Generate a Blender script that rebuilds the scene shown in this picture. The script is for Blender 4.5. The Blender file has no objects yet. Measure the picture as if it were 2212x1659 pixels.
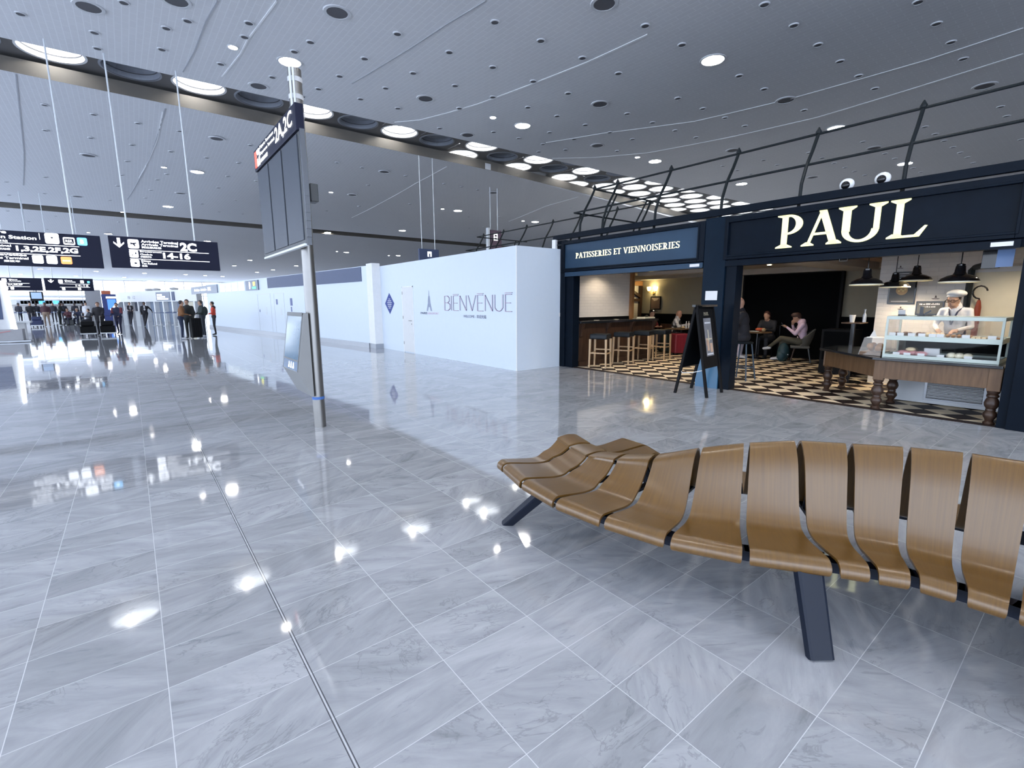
import bpy, bmesh, math, random
import numpy as np
from mathutils import Vector, Matrix
random.seed(7)
sc = bpy.context.scene
C = sc.collection
PI = math.pi

# ------------------------------------------------ camera
CH = 1.53
W_, H_ = 2212.0, 1659.0
VP1, VP2 = (280.0, 658.0), (2430.0, 648.0)      # vanishing points of the two floor directions, y and x
CX, CY = W_ / 2, H_ / 2
FPX = math.sqrt(-((VP1[0]-CX)*(VP2[0]-CX) + (VP1[1]-CY)*(VP2[1]-CY)))
def _dir(u, v): return Vector((u-CX, -(v-CY), -FPX)).normalized()
_Y = _dir(*VP1); _X = _dir(*VP2); _Z = _X.cross(_Y).normalized(); _Y = _Z.cross(_X)
ROT = Matrix((_X, _Y, _Z))                       # camera vector -> world vector
CAM = Vector((0, 0, CH))
cam_data = bpy.data.cameras.new('camera'); cam = bpy.data.objects.new('camera', cam_data); C.objects.link(cam)
cam_data.sensor_fit = 'HORIZONTAL'; cam_data.sensor_width = 36; cam_data.lens = FPX / W_ * 36
cam_data.clip_start = 0.05; cam_data.clip_end = 500
cam.matrix_world = Matrix.Translation(CAM) @ ROT.to_4x4()
sc.camera = cam

# surveying helpers: a sight line from the camera met with a plane of the place
def ray(u, v): return ROT @ _dir(u, v)
def gz(u, v, h=0.0): r = ray(u, v); return CAM + r*((h-CH)/r.z)
def gx(u, v, x): r = ray(u, v); return CAM + r*(x/r.x)
def gy(u, v, y): r = ray(u, v); return CAM + r*(y/r.y)

# ------------------------------------------------ world, exposure, sun-free daylight
w = bpy.data.worlds.new('sky'); sc.world = w; w.use_nodes = True
bg = w.node_tree.nodes['Background']
bg.inputs['Color'].default_value = (0.74, 0.84, 1.0, 1); bg.inputs['Strength'].default_value = 5.0
sc.view_settings.view_transform = 'Standard'; sc.view_settings.look = 'None'
sc.view_settings.gamma = 1.0; sc.view_settings.use_curve_mapping = False
sc.view_settings.exposure = 0.10
sc.cycles.use_adaptive_sampling = True; sc.cycles.adaptive_threshold = 0.04
sc.cycles.max_bounces = 8; sc.cycles.diffuse_bounces = 4; sc.cycles.glossy_bounces = 4
sc.cycles.transmission_bounces = 6; sc.cycles.transparent_max_bounces = 12
sc.cycles.sample_clamp_indirect = 6.0; sc.cycles.use_denoising = True
def light(name, typ, loc, energy, color=(1,1,1), size=0.1, rot=None, sy=None, spot=None, portal=False, label=None):
    d = bpy.data.lights.new(name, typ); d.energy = energy; d.color = color
    if typ == 'AREA':
        d.size = size
        if sy: d.shape = 'RECTANGLE'; d.size_y = sy
        if portal: d.cycles.is_portal = True
    else: d.shadow_soft_size = size
    if spot: d.spot_size = spot; d.spot_blend = 0.6
    o = bpy.data.objects.new(name, d); o.location = loc
    if rot: o.rotation_euler = rot
    C.objects.link(o); return o
# the tall glazed sides of the hall, as portals for the sky
light('daylight_opening', 'AREA', (-14.0, 31, 3.6), 1, size=7.2, sy=86, rot=(0, -PI/2, 0), portal=True)
light('daylight_opening', 'AREA', (-3, -12, 3.6), 1, size=22, sy=7.2, rot=(PI/2, 0, 0), portal=True)
light('daylight_opening', 'AREA', (15, 74.4, 2.2), 1, size=58, sy=4.4, rot=(-PI/2, 0, 0), portal=True)

# ------------------------------------------------ materials
MATS = {}
def new_mat(name):
    m = bpy.data.materials.new(name); m.use_nodes = True; MATS[name] = m
    return m, m.node_tree, m.node_tree.nodes['Principled BSDF']
def M(name, col, rough=0.5, metal=0.0, emit=None, es=1.0, noise=0.0, nscale=8.0, bump=0.0, coat=0.0, spec=None, alpha=None, trans=None):
    if name in MATS: return MATS[name]
    m, nt, b = new_mat(name)
    b.inputs['Base Color'].default_value = (*col, 1); b.inputs['Roughness'].default_value = rough
    b.inputs['Metallic'].default_value = metal; b.inputs['Coat Weight'].default_value = coat
    if spec is not None: b.inputs['Specular IOR Level'].default_value = spec
    if trans: b.inputs['Transmission Weight'].default_value = trans
    if alpha is not None: b.inputs['Alpha'].default_value = alpha
    if emit: b.inputs['Emission Color'].default_value = (*emit, 1); b.inputs['Emission Strength'].default_value = es
    tc = nt.nodes.new('ShaderNodeTexCoord'); n = nt.nodes.new('ShaderNodeTexNoise'); n.inputs['Scale'].default_value = nscale
    n.inputs['Detail'].default_value = 4
    nt.links.new(tc.outputs['Object'], n.inputs['Vector'])
    k = noise if noise else 0.05
    mx = nt.nodes.new('ShaderNodeMix'); mx.data_type = 'RGBA'
    mx.inputs['A'].default_value = (*[c*(1-k) for c in col], 1); mx.inputs['B'].default_value = (*[min(1, c*(1+k)) for c in col], 1)
    nt.links.new(n.outputs['Fac'], mx.inputs['Factor']); nt.links.new(mx.outputs['Result'], b.inputs['Base Color'])
    if bump:
        bp = nt.nodes.new('ShaderNodeBump'); bp.inputs['Strength'].default_value = bump; bp.inputs['Distance'].default_value = 0.01
        nt.links.new(n.outputs['Fac'], bp.inputs['Height']); nt.links.new(bp.outputs['Normal'], b.inputs['Normal'])
    return m
class NT:
    """tiny node-writing helper"""
    def __init__(s, nt): s.nt = nt
    def n(s, t, **kw):
        x = s.nt.nodes.new(t)
        for k, v in kw.items(): setattr(x, k, v)
        return x
    def link(s, a, b): s.nt.links.new(a, b)
    def math(s, op, a, b=None, c=None):
        x = s.n('ShaderNodeMath', operation=op)
        for i, v in enumerate((a, b, c)):
            if v is None: continue
            if isinstance(v, (int, float)): x.inputs[i].default_value = v
            else: s.link(v, x.inputs[i])
        return x.outputs[0]
    def mix(s, f, a, b):
        x = s.n('ShaderNodeMix', data_type='RGBA')
        for k, v in (('Factor', f), ('A', a), ('B', b)):
            if isinstance(v, (int, float)): x.inputs[k].default_value = v
            elif isinstance(v, tuple): x.inputs[k].default_value = (*v, 1)
            else: s.link(v, x.inputs[k])
        return x.outputs['Result']
    def ramp(s, f, stops):
        x = s.n('ShaderNodeValToRGB'); e = x.color_ramp.elements
        while len(e) < len(stops): e.new(0.5)
        for q, (p, c) in zip(e, stops): q.position = p; q.color = (*c, 1) if isinstance(c, tuple) else (c, c, c, 1)
        s.link(f, x.inputs['Fac']); return x.outputs['Color']
    def xyz(s, v): x = s.n('ShaderNodeSeparateXYZ'); s.link(v, x.inputs[0]); return x.outputs
    def vec(s, a, b, c):
        x = s.n('ShaderNodeCombineXYZ')
        for i, v in enumerate((a, b, c)):
            if isinstance(v, (int, float)): x.inputs[i].default_value = v
            else: s.link(v, x.inputs[i])
        return x.outputs[0]

def floor_material():
    m, nt, b = new_mat('marble_floor'); q = NT(nt)
    g = q.n('ShaderNodeNewGeometry'); X, Y, Z = q.xyz(g.outputs['Position'])
    TX, TY = 0.4735, 0.2805
    ax = q.math('DIVIDE', q.math('ADD', X, 0.043), TX); ay = q.math('DIVIDE', q.math('SUBTRACT', Y, 0.794), TY)
    cx_, cy_ = q.math('FLOOR', ax), q.math('FLOOR', ay)
    fx = q.math('ABSOLUTE', q.math('SUBTRACT', q.math('FRACT', ax), 0.5)); fy = q.math('ABSOLUTE', q.math('SUBTRACT', q.math('FRACT', ay), 0.5))
    gx_ = q.math('GREATER_THAN', fx, 0.5-0.0032); gy_ = q.math('GREATER_THAN', fy, 0.5-0.0048)
    grout = q.math('MAXIMUM', gx_, gy_)
    wn = q.n('ShaderNodeTexWhiteNoise', noise_dimensions='2D'); q.link(q.vec(cx_, cy_, 0), wn.inputs['Vector'])
    tv = wn.outputs['Value']; tc = q.xyz(wn.outputs['Color'])
    # veins, each slab with its own cut of stone
    ang = q.math('MULTIPLY', q.math('SUBTRACT', tc[1], 0.5), 1.6)
    ca, sa = q.math('COSINE', ang), q.math('SINE', ang)
    u = q.math('ADD', q.math('MULTIPLY', X, ca), q.math('MULTIPLY', Y, sa)); v = q.math('SUBTRACT', q.math('MULTIPLY', Y, ca), q.math('MULTIPLY', X, sa))
    off = q.math('MULTIPLY', tv, 37.0)
    n1 = q.n('ShaderNodeTexNoise'); n1.inputs['Scale'].default_value = 1.0; n1.inputs['Detail'].default_value = 7; n1.inputs['Roughness'].default_value = 0.62; n1.inputs['Distortion'].default_value = 0.6
    q.link(q.vec(q.math('ADD', q.math('MULTIPLY', u, 2.2), off), q.math('MULTIPLY', v, 9.0), off), n1.inputs['Vector'])
    n2 = q.n('ShaderNodeTexNoise'); n2.inputs['Scale'].default_value = 1.0; n2.inputs['Detail'].default_value = 8; n2.inputs['Roughness'].default_value = 0.7; n2.inputs['Distortion'].default_value = 1.2
    q.link(q.vec(q.math('ADD', q.math('MULTIPLY', u, 4.0), off), q.math('MULTIPLY', v, 16.0), off), n2.inputs['Vector'])
    vein = q.ramp(n2.outputs['Fac'], [(0.0, 0.0), (0.30, 1.0), (0.385, 0.9), (0.41, 0.0), (1.0, 0.0)][:4] and [(0.0, 0.3), (0.34, 1.0), (0.405, 0.0), (1.0, 0.0)])
    base = q.ramp(n1.outputs['Fac'], [(0.25, (0.29, 0.30, 0.325)), (0.5, (0.385, 0.395, 0.42)), (0.75, (0.48, 0.49, 0.515))])
    tb = q.math('ADD', q.math('MULTIPLY', tv, 0.20), 0.88)
    base = q.mix(1.0, (0, 0, 0), base)
    sc_ = q.n('ShaderNodeVectorMath', operation='SCALE'); q.link(base, sc_.inputs[0]); q.link(tb, sc_.inputs['Scale'])
    c1 = q.mix(q.math('MULTIPLY', vein, 0.36), sc_.outputs[0], (0.16, 0.18, 0.20))
    n4 = q.n('ShaderNodeTexNoise'); n4.inputs['Scale'].default_value = 1.0; n4.inputs['Detail'].default_value = 6; n4.inputs['Roughness'].default_value = 0.6; n4.inputs['Distortion'].default_value = 1.4
    q.link(q.vec(q.math('ADD', q.math('MULTIPLY', u, 3.0), off), q.math('MULTIPLY', v, 5.5), off), n4.inputs['Vector'])
    rd = q.math('ABSOLUTE', q.math('SUBTRACT', n4.outputs['Fac'], 0.5)); crack = q.ramp(rd, [(0.0, 1.0), (0.010, 0.6), (0.022, 0.0), (1.0, 0.0)])
    n5 = q.n('ShaderNodeTexNoise'); n5.inputs['Scale'].default_value = 2.3; n5.inputs['Detail'].default_value = 2; q.link(q.vec(u, v, off), n5.inputs['Vector'])
    cm = q.ramp(n5.outputs['Fac'], [(0.0, 0.0), (0.50, 0.0), (0.62, 1.0), (1.0, 1.0)])
    c1 = q.mix(q.math('MULTIPLY', q.math('MULTIPLY', crack, cm), 0.34), c1, (0.10, 0.11, 0.12))
    bandn = q.ramp(n1.outputs['Fac'], [(0.0, 1.0), (0.30, 1.0), (0.36, 0.0), (1.0, 0.0)]); c1 = q.mix(q.math('MULTIPLY', bandn, 0.30), c1, (0.20, 0.21, 0.21))
    c2 = q.mix(grout, c1, (0.66, 0.67, 0.69))
    # one expansion joint: two dark lines beside the grout
    dj = q.math('ABSOLUTE', q.math('SUBTRACT', q.math('ABSOLUTE', q.math('SUBTRACT', X, 0.4305)), 0.006))
    jm = q.math('LESS_THAN', dj, 0.0018)
    c3 = q.mix(jm, c2, (0.07, 0.07, 0.08))
    q.link(c3, b.inputs['Base Color'])
    n3 = q.n('ShaderNodeTexNoise'); n3.inputs['Scale'].default_value = 3.0; n3.inputs['Detail'].default_value = 3; q.link(g.outputs['Position'], n3.inputs['Vector'])
    q.link(q.math('ADD', q.math('MULTIPLY', n3.outputs['Fac'], 0.05), 0.025), b.inputs['Roughness'])
    b.inputs['IOR'].default_value = 1.75
    # slabs lie a hair out of level, which breaks far reflections into bands
    tl = q.math('MULTIPLY', q.math('SUBTRACT', tc[0], 0.5), 0.0035); tl2 = q.math('MULTIPLY', q.math('SUBTRACT', tc[2], 0.5), 0.0016)
    nn = q.n('ShaderNodeVectorMath', operation='NORMALIZE'); q.link(q.vec(tl2, tl, 1.0), nn.inputs[0])
    q.link(nn.outputs[0], b.inputs['Normal'])
    return m
def shop_floor_material():
    m, nt, b = new_mat('checkered_tile'); q = NT(nt)
    g = q.n('ShaderNodeNewGeometry'); X, Y, Z = q.xyz(g.outputs['Position'])
    dx = q.math('SUBTRACT', X, 8.30); dy = q.math('SUBTRACT', Y, 1.15)
    p = q.math('DIVIDE', q.math('ADD', dx, dy), 0.431); r = q.math('DIVIDE', q.math('SUBTRACT', dx, dy), 0.431)
    s = q.math('MODULO', q.math('ABSOLUTE', q.math('ADD', q.math('FLOOR', p), q.math('FLOOR', r))), 2.0)
    edge = q.math('MAXIMUM', q.math('GREATER_THAN', q.math('ABSOLUTE', q.math('SUBTRACT', q.math('FRACT', p), 0.5)), 0.492), q.math('GREATER_THAN', q.math('ABSOLUTE', q.math('SUBTRACT', q.math('FRACT', r), 0.5)), 0.492))
    c = q.mix(s, (0.030, 0.020, 0.018), (0.80, 0.68, 0.50))
    c = q.mix(edge, c, (0.10, 0.08, 0.06))
    bd = q.math('LESS_THAN', X, 8.30); c = q.mix(bd, c, (0.030, 0.020, 0.018))
    q.link(c, b.inputs['Base Color']); b.inputs['Roughness'].default_value = 0.5; b.inputs['Specular IOR Level'].default_value = 0.12
    return m
def ceiling_material():
    m, nt, b = new_mat('perforated_ceiling'); q = NT(nt)
    g = q.n('ShaderNodeNewGeometry'); X, Y, Z = q.xyz(g.outputs['Position'])
    br = q.n('ShaderNodeTexBrick'); br.inputs['Scale'].default_value = 1.0; br.inputs['Brick Width'].default_value = 0.36; br.inputs['Row Height'].default_value = 0.12
    br.inputs['Mortar Size'].default_value = 0.008; br.inputs['Color1'].default_value = (0.72, 0.725, 0.745, 1); br.inputs['Color2'].default_value = (0.70, 0.705, 0.725, 1); br.inputs['Mortar'].default_value = (0.80, 0.81, 0.83, 1)
    q.link(q.vec(Y, X, 0), br.inputs['Vector'])
    n = q.n('ShaderNodeTexNoise'); n.inputs['Scale'].default_value = 0.35; n.inputs['Detail'].default_value = 3; q.link(g.outputs['Position'], n.inputs['Vector'])
    c = q.mix(q.math('MULTIPLY', n.outputs['Fac'], 0.25), br.outputs['Color'], (0.58, 0.585, 0.61))
    q.link(c, b.inputs['Base Color']); b.inputs['Roughness'].default_value = 0.75
    return m
def wood_material(name, c0, c1, rough=0.3, scale=(3, 60, 3), coat=0.4):
    m, nt, b = new_mat(name); q = NT(nt)
    tc = q.n('ShaderNodeTexCoord'); uvn = tc.outputs['UV']
    mp = q.n('ShaderNodeMapping'); mp.inputs['Scale'].default_value = scale; q.link(uvn, mp.inputs['Vector'])
    n = q.n('ShaderNodeTexNoise'); n.inputs['Scale'].default_value = 1.0; n.inputs['Detail'].default_value = 6; n.inputs['Roughness'].default_value = 0.65; q.link(mp.outputs[0], n.inputs['Vector'])
    c = q.ramp(n.outputs['Fac'], [(0.25, c0), (0.75, c1)])
    q.link(c, b.inputs['Base Color']); b.inputs['Roughness'].default_value = rough; b.inputs['Coat Weight'].default_value = coat; b.inputs['Coat Roughness'].default_value = 0.28
    return m
def oak_material(name, c0, c1, rough=0.45):
    m, nt, b = new_mat(name); q = NT(nt)
    tc = q.n('ShaderNodeTexCoord')
    mp = q.n('ShaderNodeMapping'); mp.inputs['Scale'].default_value = (18, 18, 2); q.link(tc.outputs['Object'], mp.inputs['Vector'])
    n = q.n('ShaderNodeTexNoise'); n.inputs['Scale'].default_value = 1.5; n.inputs['Detail'].default_value = 5; q.link(mp.outputs[0], n.inputs['Vector'])
    q.link(q.ramp(n.outputs['Fac'], [(0.3, c0), (0.7, c1)]), b.inputs['Base Color']); b.inputs['Roughness'].default_value = rough
    return m
def brick_material():
    m, nt, b = new_mat('white_painted_brick'); q = NT(nt)
    g = q.n('ShaderNodeNewGeometry'); X, Y, Z = q.xyz(g.outputs['Position'])
    br = q.n('ShaderNodeTexBrick'); br.inputs['Scale'].default_value = 1; br.inputs['Brick Width'].default_value = 0.24; br.inputs['Row Height'].default_value = 0.075; br.inputs['Mortar Size'].default_value = 0.006
    br.inputs['Color1'].default_value = (0.70, 0.67, 0.64, 1); br.inputs['Color2'].default_value = (0.66, 0.63, 0.60, 1); br.inputs['Mortar'].default_value = (0.62, 0.59, 0.57, 1)
    q.link(q.vec(q.math('ADD', X, Y), Z, 0), br.inputs['Vector']); q.link(br.outputs['Color'], b.inputs['Base Color'])
    bp = q.n('ShaderNodeBump'); bp.inputs['Strength'].default_value = 0.6; bp.inputs['Distance'].default_value = 0.01; bp.invert = True
    q.link(br.outputs['Fac'], bp.inputs['Height']); q.link(bp.outputs[0], b.inputs['Normal']); b.inputs['Roughness'].default_value = 0.7
    return m
floor_material(); shop_floor_material(); ceiling_material(); brick_material()
wood_material('bent_plywood', (0.088, 0.039, 0.0035), (0.150, 0.072, 0.008), 0.42, coat=0.75)
oak_material('stool_oak', (0.42, 0.28, 0.15), (0.60, 0.42, 0.25)); oak_material('dark_oak', (0.028, 0.013, 0.008), (0.056, 0.028, 0.016), 0.42)
oak_material('brown_oak', (0.085, 0.043, 0.019), (0.145, 0.080, 0.038), 0.5); oak_material('orange_oak', (0.22, 0.10, 0.035), (0.34, 0.17, 0.07), 0.4)
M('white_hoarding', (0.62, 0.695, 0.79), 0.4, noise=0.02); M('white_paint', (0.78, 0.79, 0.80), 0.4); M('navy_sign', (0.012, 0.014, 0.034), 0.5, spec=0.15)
M('navy_band', (0.060, 0.085, 0.17), 0.5); M('shop_navy', (0.0040, 0.0075, 0.014), 0.34, noise=0.25, nscale=5, spec=0.06); M('shop_navy_sheen', (0.024, 0.053, 0.095), 0.42, noise=0.15, nscale=3, spec=0.2); M('shop_column', (0.0045, 0.012, 0.024), 0.28, noise=0.3, nscale=4, spec=0.05)  # left fascia colour lightened to blue, a reflection put into the paint
M('sign_light', (1, 1, 1), 0.4, emit=(0.93, 0.96, 1.0), es=2.2); M('sign_cyan', (0.2, 0.6, 1), 0.4, emit=(0.12, 0.55, 1.0), es=1.6); M('sign_orange', (1, .35, .1), 0.4, emit=(1.0, 0.30, 0.08), es=1.3)
M('sign_red', (0.8, .12, .08), 0.4, emit=(0.9, 0.12, 0.06), es=0.9); M('letter_yellow', (.3, .3, .2), 0.4, emit=(0.80, 0.80, 0.43), es=1.3); M('letter_cream', (0.9, .85, .6), 0.4, emit=(1.0, 0.93, 0.62), es=0.7)
M('steel', (0.24, 0.235, 0.23), 0.36, metal=0.9, noise=0.08); M('steel_plinth', (0.36, 0.38, 0.42), 0.35, metal=0.4); M('iron_rail', (0.012, 0.016, 0.019), 0.45, spec=0.2); M('bench_steel', (0.007, 0.011, 0.023), 0.42, spec=0.22)
M('screen_off', (0.055, 0.065, 0.085), 0.35, spec=0.25); M('display_casing', (0.09, 0.10, 0.12), 0.35); M('casing_dark', (0.05, 0.055, 0.06), 0.4)
M('lamp_glow', (1, 1, 1), 0.5, emit=(1.0, 0.96, 0.90), es=85.0); M('lamp_ring', (0.62, 0.63, 0.65), 0.4); M('recess_dark', (0.10, 0.10, 0.11), 0.7)
M('daylight_glass', (1, 1, 1), 0.3, emit=(0.92, 0.96, 1.0), es=4.0); M('blind_grey', (0.28, 0.30, 0.34), 0.6); M('strip_panel', (0.13, 0.125, 0.125), 0.6); M('strip_face', (0.155, 0.14, 0.12), 0.5, metal=0.2)
M('rod_white', (0.75, 0.78, 0.80), 0.3); M('black_leather', (0.008, 0.012, 0.017), 0.4, spec=0.25); M('black_wall', (0.003, 0.0035, 0.0045), 0.8, spec=0.05); M('matt_black', (0.006, 0.006, 0.007), 0.6, spec=0.15); M('beige_wall', (0.33, 0.30, 0.23), 0.8); M('cream', (0.66, 0.62, 0.50), 0.6)
M('grey_ceiling', (0.45, 0.42, 0.38), 0.8); M('mint_frame', (0.50, 0.57, 0.53), 0.5, spec=0.2); M('marble_black', (0.012, 0.014, 0.018), 0.12)
M('glass', (0.9, 1, 0.97), 0.02, trans=1.0, alpha=0.16, spec=0.8); M('acrylic', (0.9, 0.88, 0.85), 0.05, alpha=0.22)
M('paper', (0.72, 0.72, 0.72), 0.7); M('door_white', (0.72, 0.72, 0.72), 0.4); M('enamel_black', (0.008, 0.008, 0.010), 0.16, coat=0.25, spec=0.3); M('enamel_cream', (0.85, 0.80, 0.62), 0.4)
M('bulb', (1, .85, .6), 0.5, emit=(1.0, 0.82, 0.50), es=14); M('sconce_glass', (1, .9, .6), 0.4, emit=(1.0, 0.80, 0.36), es=3.0); M('brass', (0.55, 0.38, 0.12), 0.3, metal=0.9)
M('text_navy', (0.03, 0.04, 0.12), 0.6); M('text_rose', (0.62, 0.42, 0.52), 0.6); M('text_blue', (0.035, 0.06, 0.26), 0.6); M('tower_grey', (0.30, 0.34, 0.46), 0.6); M('text_red', (0.62, 0.10, 0.12), 0.6); M('text_white', (0.75, 0.76, 0.8), 0.5)
M('outside_ground', (0.62, 0.66, 0.74), 0.9); M('grey_line', (0.42, 0.43, 0.46), 0.6); M('white_line', (0.86, 0.87, 0.88), 0.6)
# ------------------------------------------------ mesh builder
class MB:
    def __init__(s): s.v = []; s.f = []; s.uv = {}
    def add(s, vs, fs):
        n = len(s.v); s.v += [tuple(x) for x in vs]; s.f += [tuple(i+n for i in f) for f in fs]; return s
    def box(s, a, b, rz=0, piv=None):
        (x0, y0, z0), (x1, y1, z1) = a, b
        x0, x1 = min(x0, x1), max(x0, x1); y0, y1 = min(y0, y1), max(y0, y1); z0, z1 = min(z0, z1), max(z0, z1)
        vs = [Vector(p) for p in ((x0,y0,z0),(x1,y0,z0),(x1,y1,z0),(x0,y1,z0),(x0,y0,z1),(x1,y0,z1),(x1,y1,z1),(x0,y1,z1))]
        if rz:
            p = Vector(piv) if piv else Vector(((x0+x1)/2, (y0+y1)/2, 0)); R = Matrix.Rotation(rz, 3, 'Z')
            vs = [R @ (q-p) + p for q in vs]
        return s.add(vs, [(0,3,2,1),(4,5,6,7),(0,1,5,4),(1,2,6,5),(2,3,7,6),(3,0,4,7)])
    def obox(s, c, ax, ay, az, sx, sy, sz):
        """box about centre c with unit axes and full sizes"""
        c = Vector(c); ax = Vector(ax).normalized()*sx/2; ay = Vector(ay).normalized()*sy/2; az = Vector(az).normalized()*sz/2
        vs = [c-ax-ay-az, c+ax-ay-az, c+ax+ay-az, c-ax+ay-az, c-ax-ay+az, c+ax-ay+az, c+ax+ay+az, c-ax+ay+az]
        return s.add(vs, [(0,3,2,1),(4,5,6,7),(0,1,5,4),(1,2,6,5),(2,3,7,6),(3,0,4,7)])
    def beam(s, p, q, wd, ht, up=(0,0,1)):
        p, q = Vector(p), Vector(q); d = (q-p); L = d.length; d.normalize(); side = d.cross(Vector(up))
        if side.length < 1e-4: side = d.cross(Vector((1, 0, 0)))
        side.normalize(); u = side.cross(d)
        return s.obox((p+q)/2, d, side, u, L, wd, ht)
    def tube(s, pts, r, n=8, caps=True):
        pts = [Vector(p) for p in pts]; rs = r if isinstance(r, (list, tuple)) else [r]*len(pts)
        base = len(s.v); ref = Vector((0, 0, 1)); d0 = (pts[1]-pts[0]).normalized()
        if abs(d0.dot(ref)) > 0.95: ref = Vector((1, 0, 0))
        for i, p in enumerate(pts):
            d = (pts[min(i+1, len(pts)-1)]-pts[max(i-1, 0)]).normalized()
            a = d.cross(ref).normalized(); b = a.cross(d)
            for k in range(n):
                t = 2*PI*k/n; s.v.append(tuple(p + (a*math.cos(t) + b*math.sin(t))*rs[i]))
        for i in range(len(pts)-1):
            for k in range(n):
                k2 = (k+1) % n; s.f.append((base+i*n+k, base+i*n+k2, base+(i+1)*n+k2, base+(i+1)*n+k))
        if caps:
            s.f.append(tuple(base+k for k in range(n))[::-1]); s.f.append(tuple(base+(len(pts)-1)*n+k for k in range(n)))
        return s
    def lathe(s, prof, c=(0,0,0), n=24, axis='Z', caps=True):
        base = len(s.v); c = Vector(c)
        for r, z in prof:
            for k in range(n):
                t = 2*PI*k/n; a, b = r*math.cos(t), r*math.sin(t)
                q = {'Z': (a, b, z), 'X': (z, a, b), 'Y': (a, z, b)}[axis]; s.v.append(tuple(c+Vector(q)))
        for i in range(len(prof)-1):
            for k in range(n):
                k2 = (k+1) % n; s.f.append((base+i*n+k, base+i*n+k2, base+(i+1)*n+k2, base+(i+1)*n+k))
        if caps: s.f.append(tuple(base+k for k in range(n))[::-1]); s.f.append(tuple(base+(len(prof)-1)*n+k for k in range(n)))
        return s
    def ell(s, c, r, n=12, m=8, M3=None):
        base = len(s.v); c = Vector(c); vs = []
        for i in range(m+1):
            ph = PI*i/m
            for k in range(n):
                t = 2*PI*k/n; q = Vector((r[0]*math.sin(ph)*math.cos(t), r[1]*math.sin(ph)*math.sin(t), r[2]*math.cos(ph)))
                if M3 is not None: q = M3 @ q
                s.v.append(tuple(c+q))
        for i in range(m):
            for k in range(n):
                k2 = (k+1) % n; s.f.append((base+i*n+k, base+(i+1)*n+k, base+(i+1)*n+k2, base+i*n+k2))
        return s
    def prism(s, poly, o, ex, ey, en, t):
        """polygon (2D) in plane o+ex,ey, given thickness t along en"""
        o, ex, ey, en = Vector(o), Vector(ex), Vector(ey), Vector(en)
        a = [o+ex*p[0]+ey*p[1] for p in poly]; b = [q+en*t for q in a]; n = len(poly)
        return s.add(a+b, [tuple(range(n))[::-1], tuple(range(n, 2*n))]+[(i, (i+1) % n, n+(i+1) % n, n+i) for i in range(n)])
    def sheet(s, a, b, c, d): return s.add([a, b, c, d], [(0, 1, 2, 3)])
    def build(s, name, mat, parent=None, label=None, smooth=False, bevel=0.0, cat=None, group=None, kind=None):
        L = parent.get('_o', (0,0,0)) if parent is not None else (0, 0, 0)
        me = bpy.data.meshes.new(name); me.from_pydata([(v[0]-L[0], v[1]-L[1], v[2]-L[2]) for v in s.v], [], s.f)
        me.materials.append(MATS[mat] if isinstance(mat, str) else mat)
        if smooth: me.polygons.foreach_set('use_smooth', [True]*len(me.polygons))
        bm = bmesh.new(); bm.from_mesh(me); bmesh.ops.recalc_face_normals(bm, faces=bm.faces); bm.to_mesh(me); bm.free()
        me.update(); o = bpy.data.objects.new(name, me); C.objects.link(o)
        if parent is not None: o.parent = parent; o['_o'] = list(L)
        if bevel:
            md = o.modifiers.new('bevel', 'BEVEL'); md.width = bevel; md.segments = 2; md.limit_method = 'ANGLE'; md.angle_limit = 0.6
        if smooth and hasattr(me, 'set_sharp_from_angle'): me.set_sharp_from_angle(angle=0.7)
        if label: o['label'] = label
        if cat: o['category'] = cat
        if group: o['group'] = group
        if kind: o['kind'] = kind
        return o
def thing(name, label, cat, loc=(0,0,0), group=None, kind=None):
    o = bpy.data.objects.new(name, None); C.objects.link(o); o.location = loc; o['_o'] = list(loc); o.empty_display_size = 0.1
    o['label'] = label; o['category'] = cat
    if group: o['group'] = group
    if kind: o['kind'] = kind
    return o
def struct(name, mb, mat, **k): return mb.build(name, mat, kind='structure', **k)
def kids(o): return [c for c in bpy.data.objects if c.parent == o]
def dup(root, loc, label=None, rz=None, group=None):
    r = root.copy(); C.objects.link(r); r.location = loc
    if rz is not None: r.rotation_euler = (0, 0, rz)
    if label: r['label'] = label
    if group: r['group'] = group
    for ch in kids(root):
        c = ch.copy(); C.objects.link(c); c.parent = r
        for g in kids(ch):
            d = g.copy(); C.objects.link(d); d.parent = c
    return r
# lettering: written with the built-in font, turned into a mesh and fitted to its place
def text(mb, s, o, right, up, height=None, width=None, fat=0.0, depth=0.003, ref='A', align='l'):
    cu = bpy.data.curves.new('t', 'FONT'); cu.body = s; cu.offset = fat; cu.resolution_u = 3
    ob = bpy.data.objects.new('t', cu); me = bpy.data.meshes.new_from_object(ob)
    vs = [v.co.copy() for v in me.vertices]; fs = [tuple(p.vertices) for p in me.polygons]
    bpy.data.objects.remove(ob); bpy.data.curves.remove(cu); bpy.data.meshes.remove(me)
    if not vs: return mb
    x0, x1 = min(v.x for v in vs), max(v.x for v in vs); y0, y1 = min(v.y for v in vs), max(v.y for v in vs)
    ky = height/(y1-y0) if height else width/(x1-x0); kx = width/(x1-x0) if width else ky
    right, up = Vector(right).normalized(), Vector(up).normalized(); n = right.cross(up)
    ox = {'l': x0, 'c': (x0+x1)/2, 'r': x1}[align]; o = Vector(o)
    mb.add([o + right*((v.x-ox)*kx) + up*((v.y-y0)*ky) + n*depth for v in vs], fs)
    return mb
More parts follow.
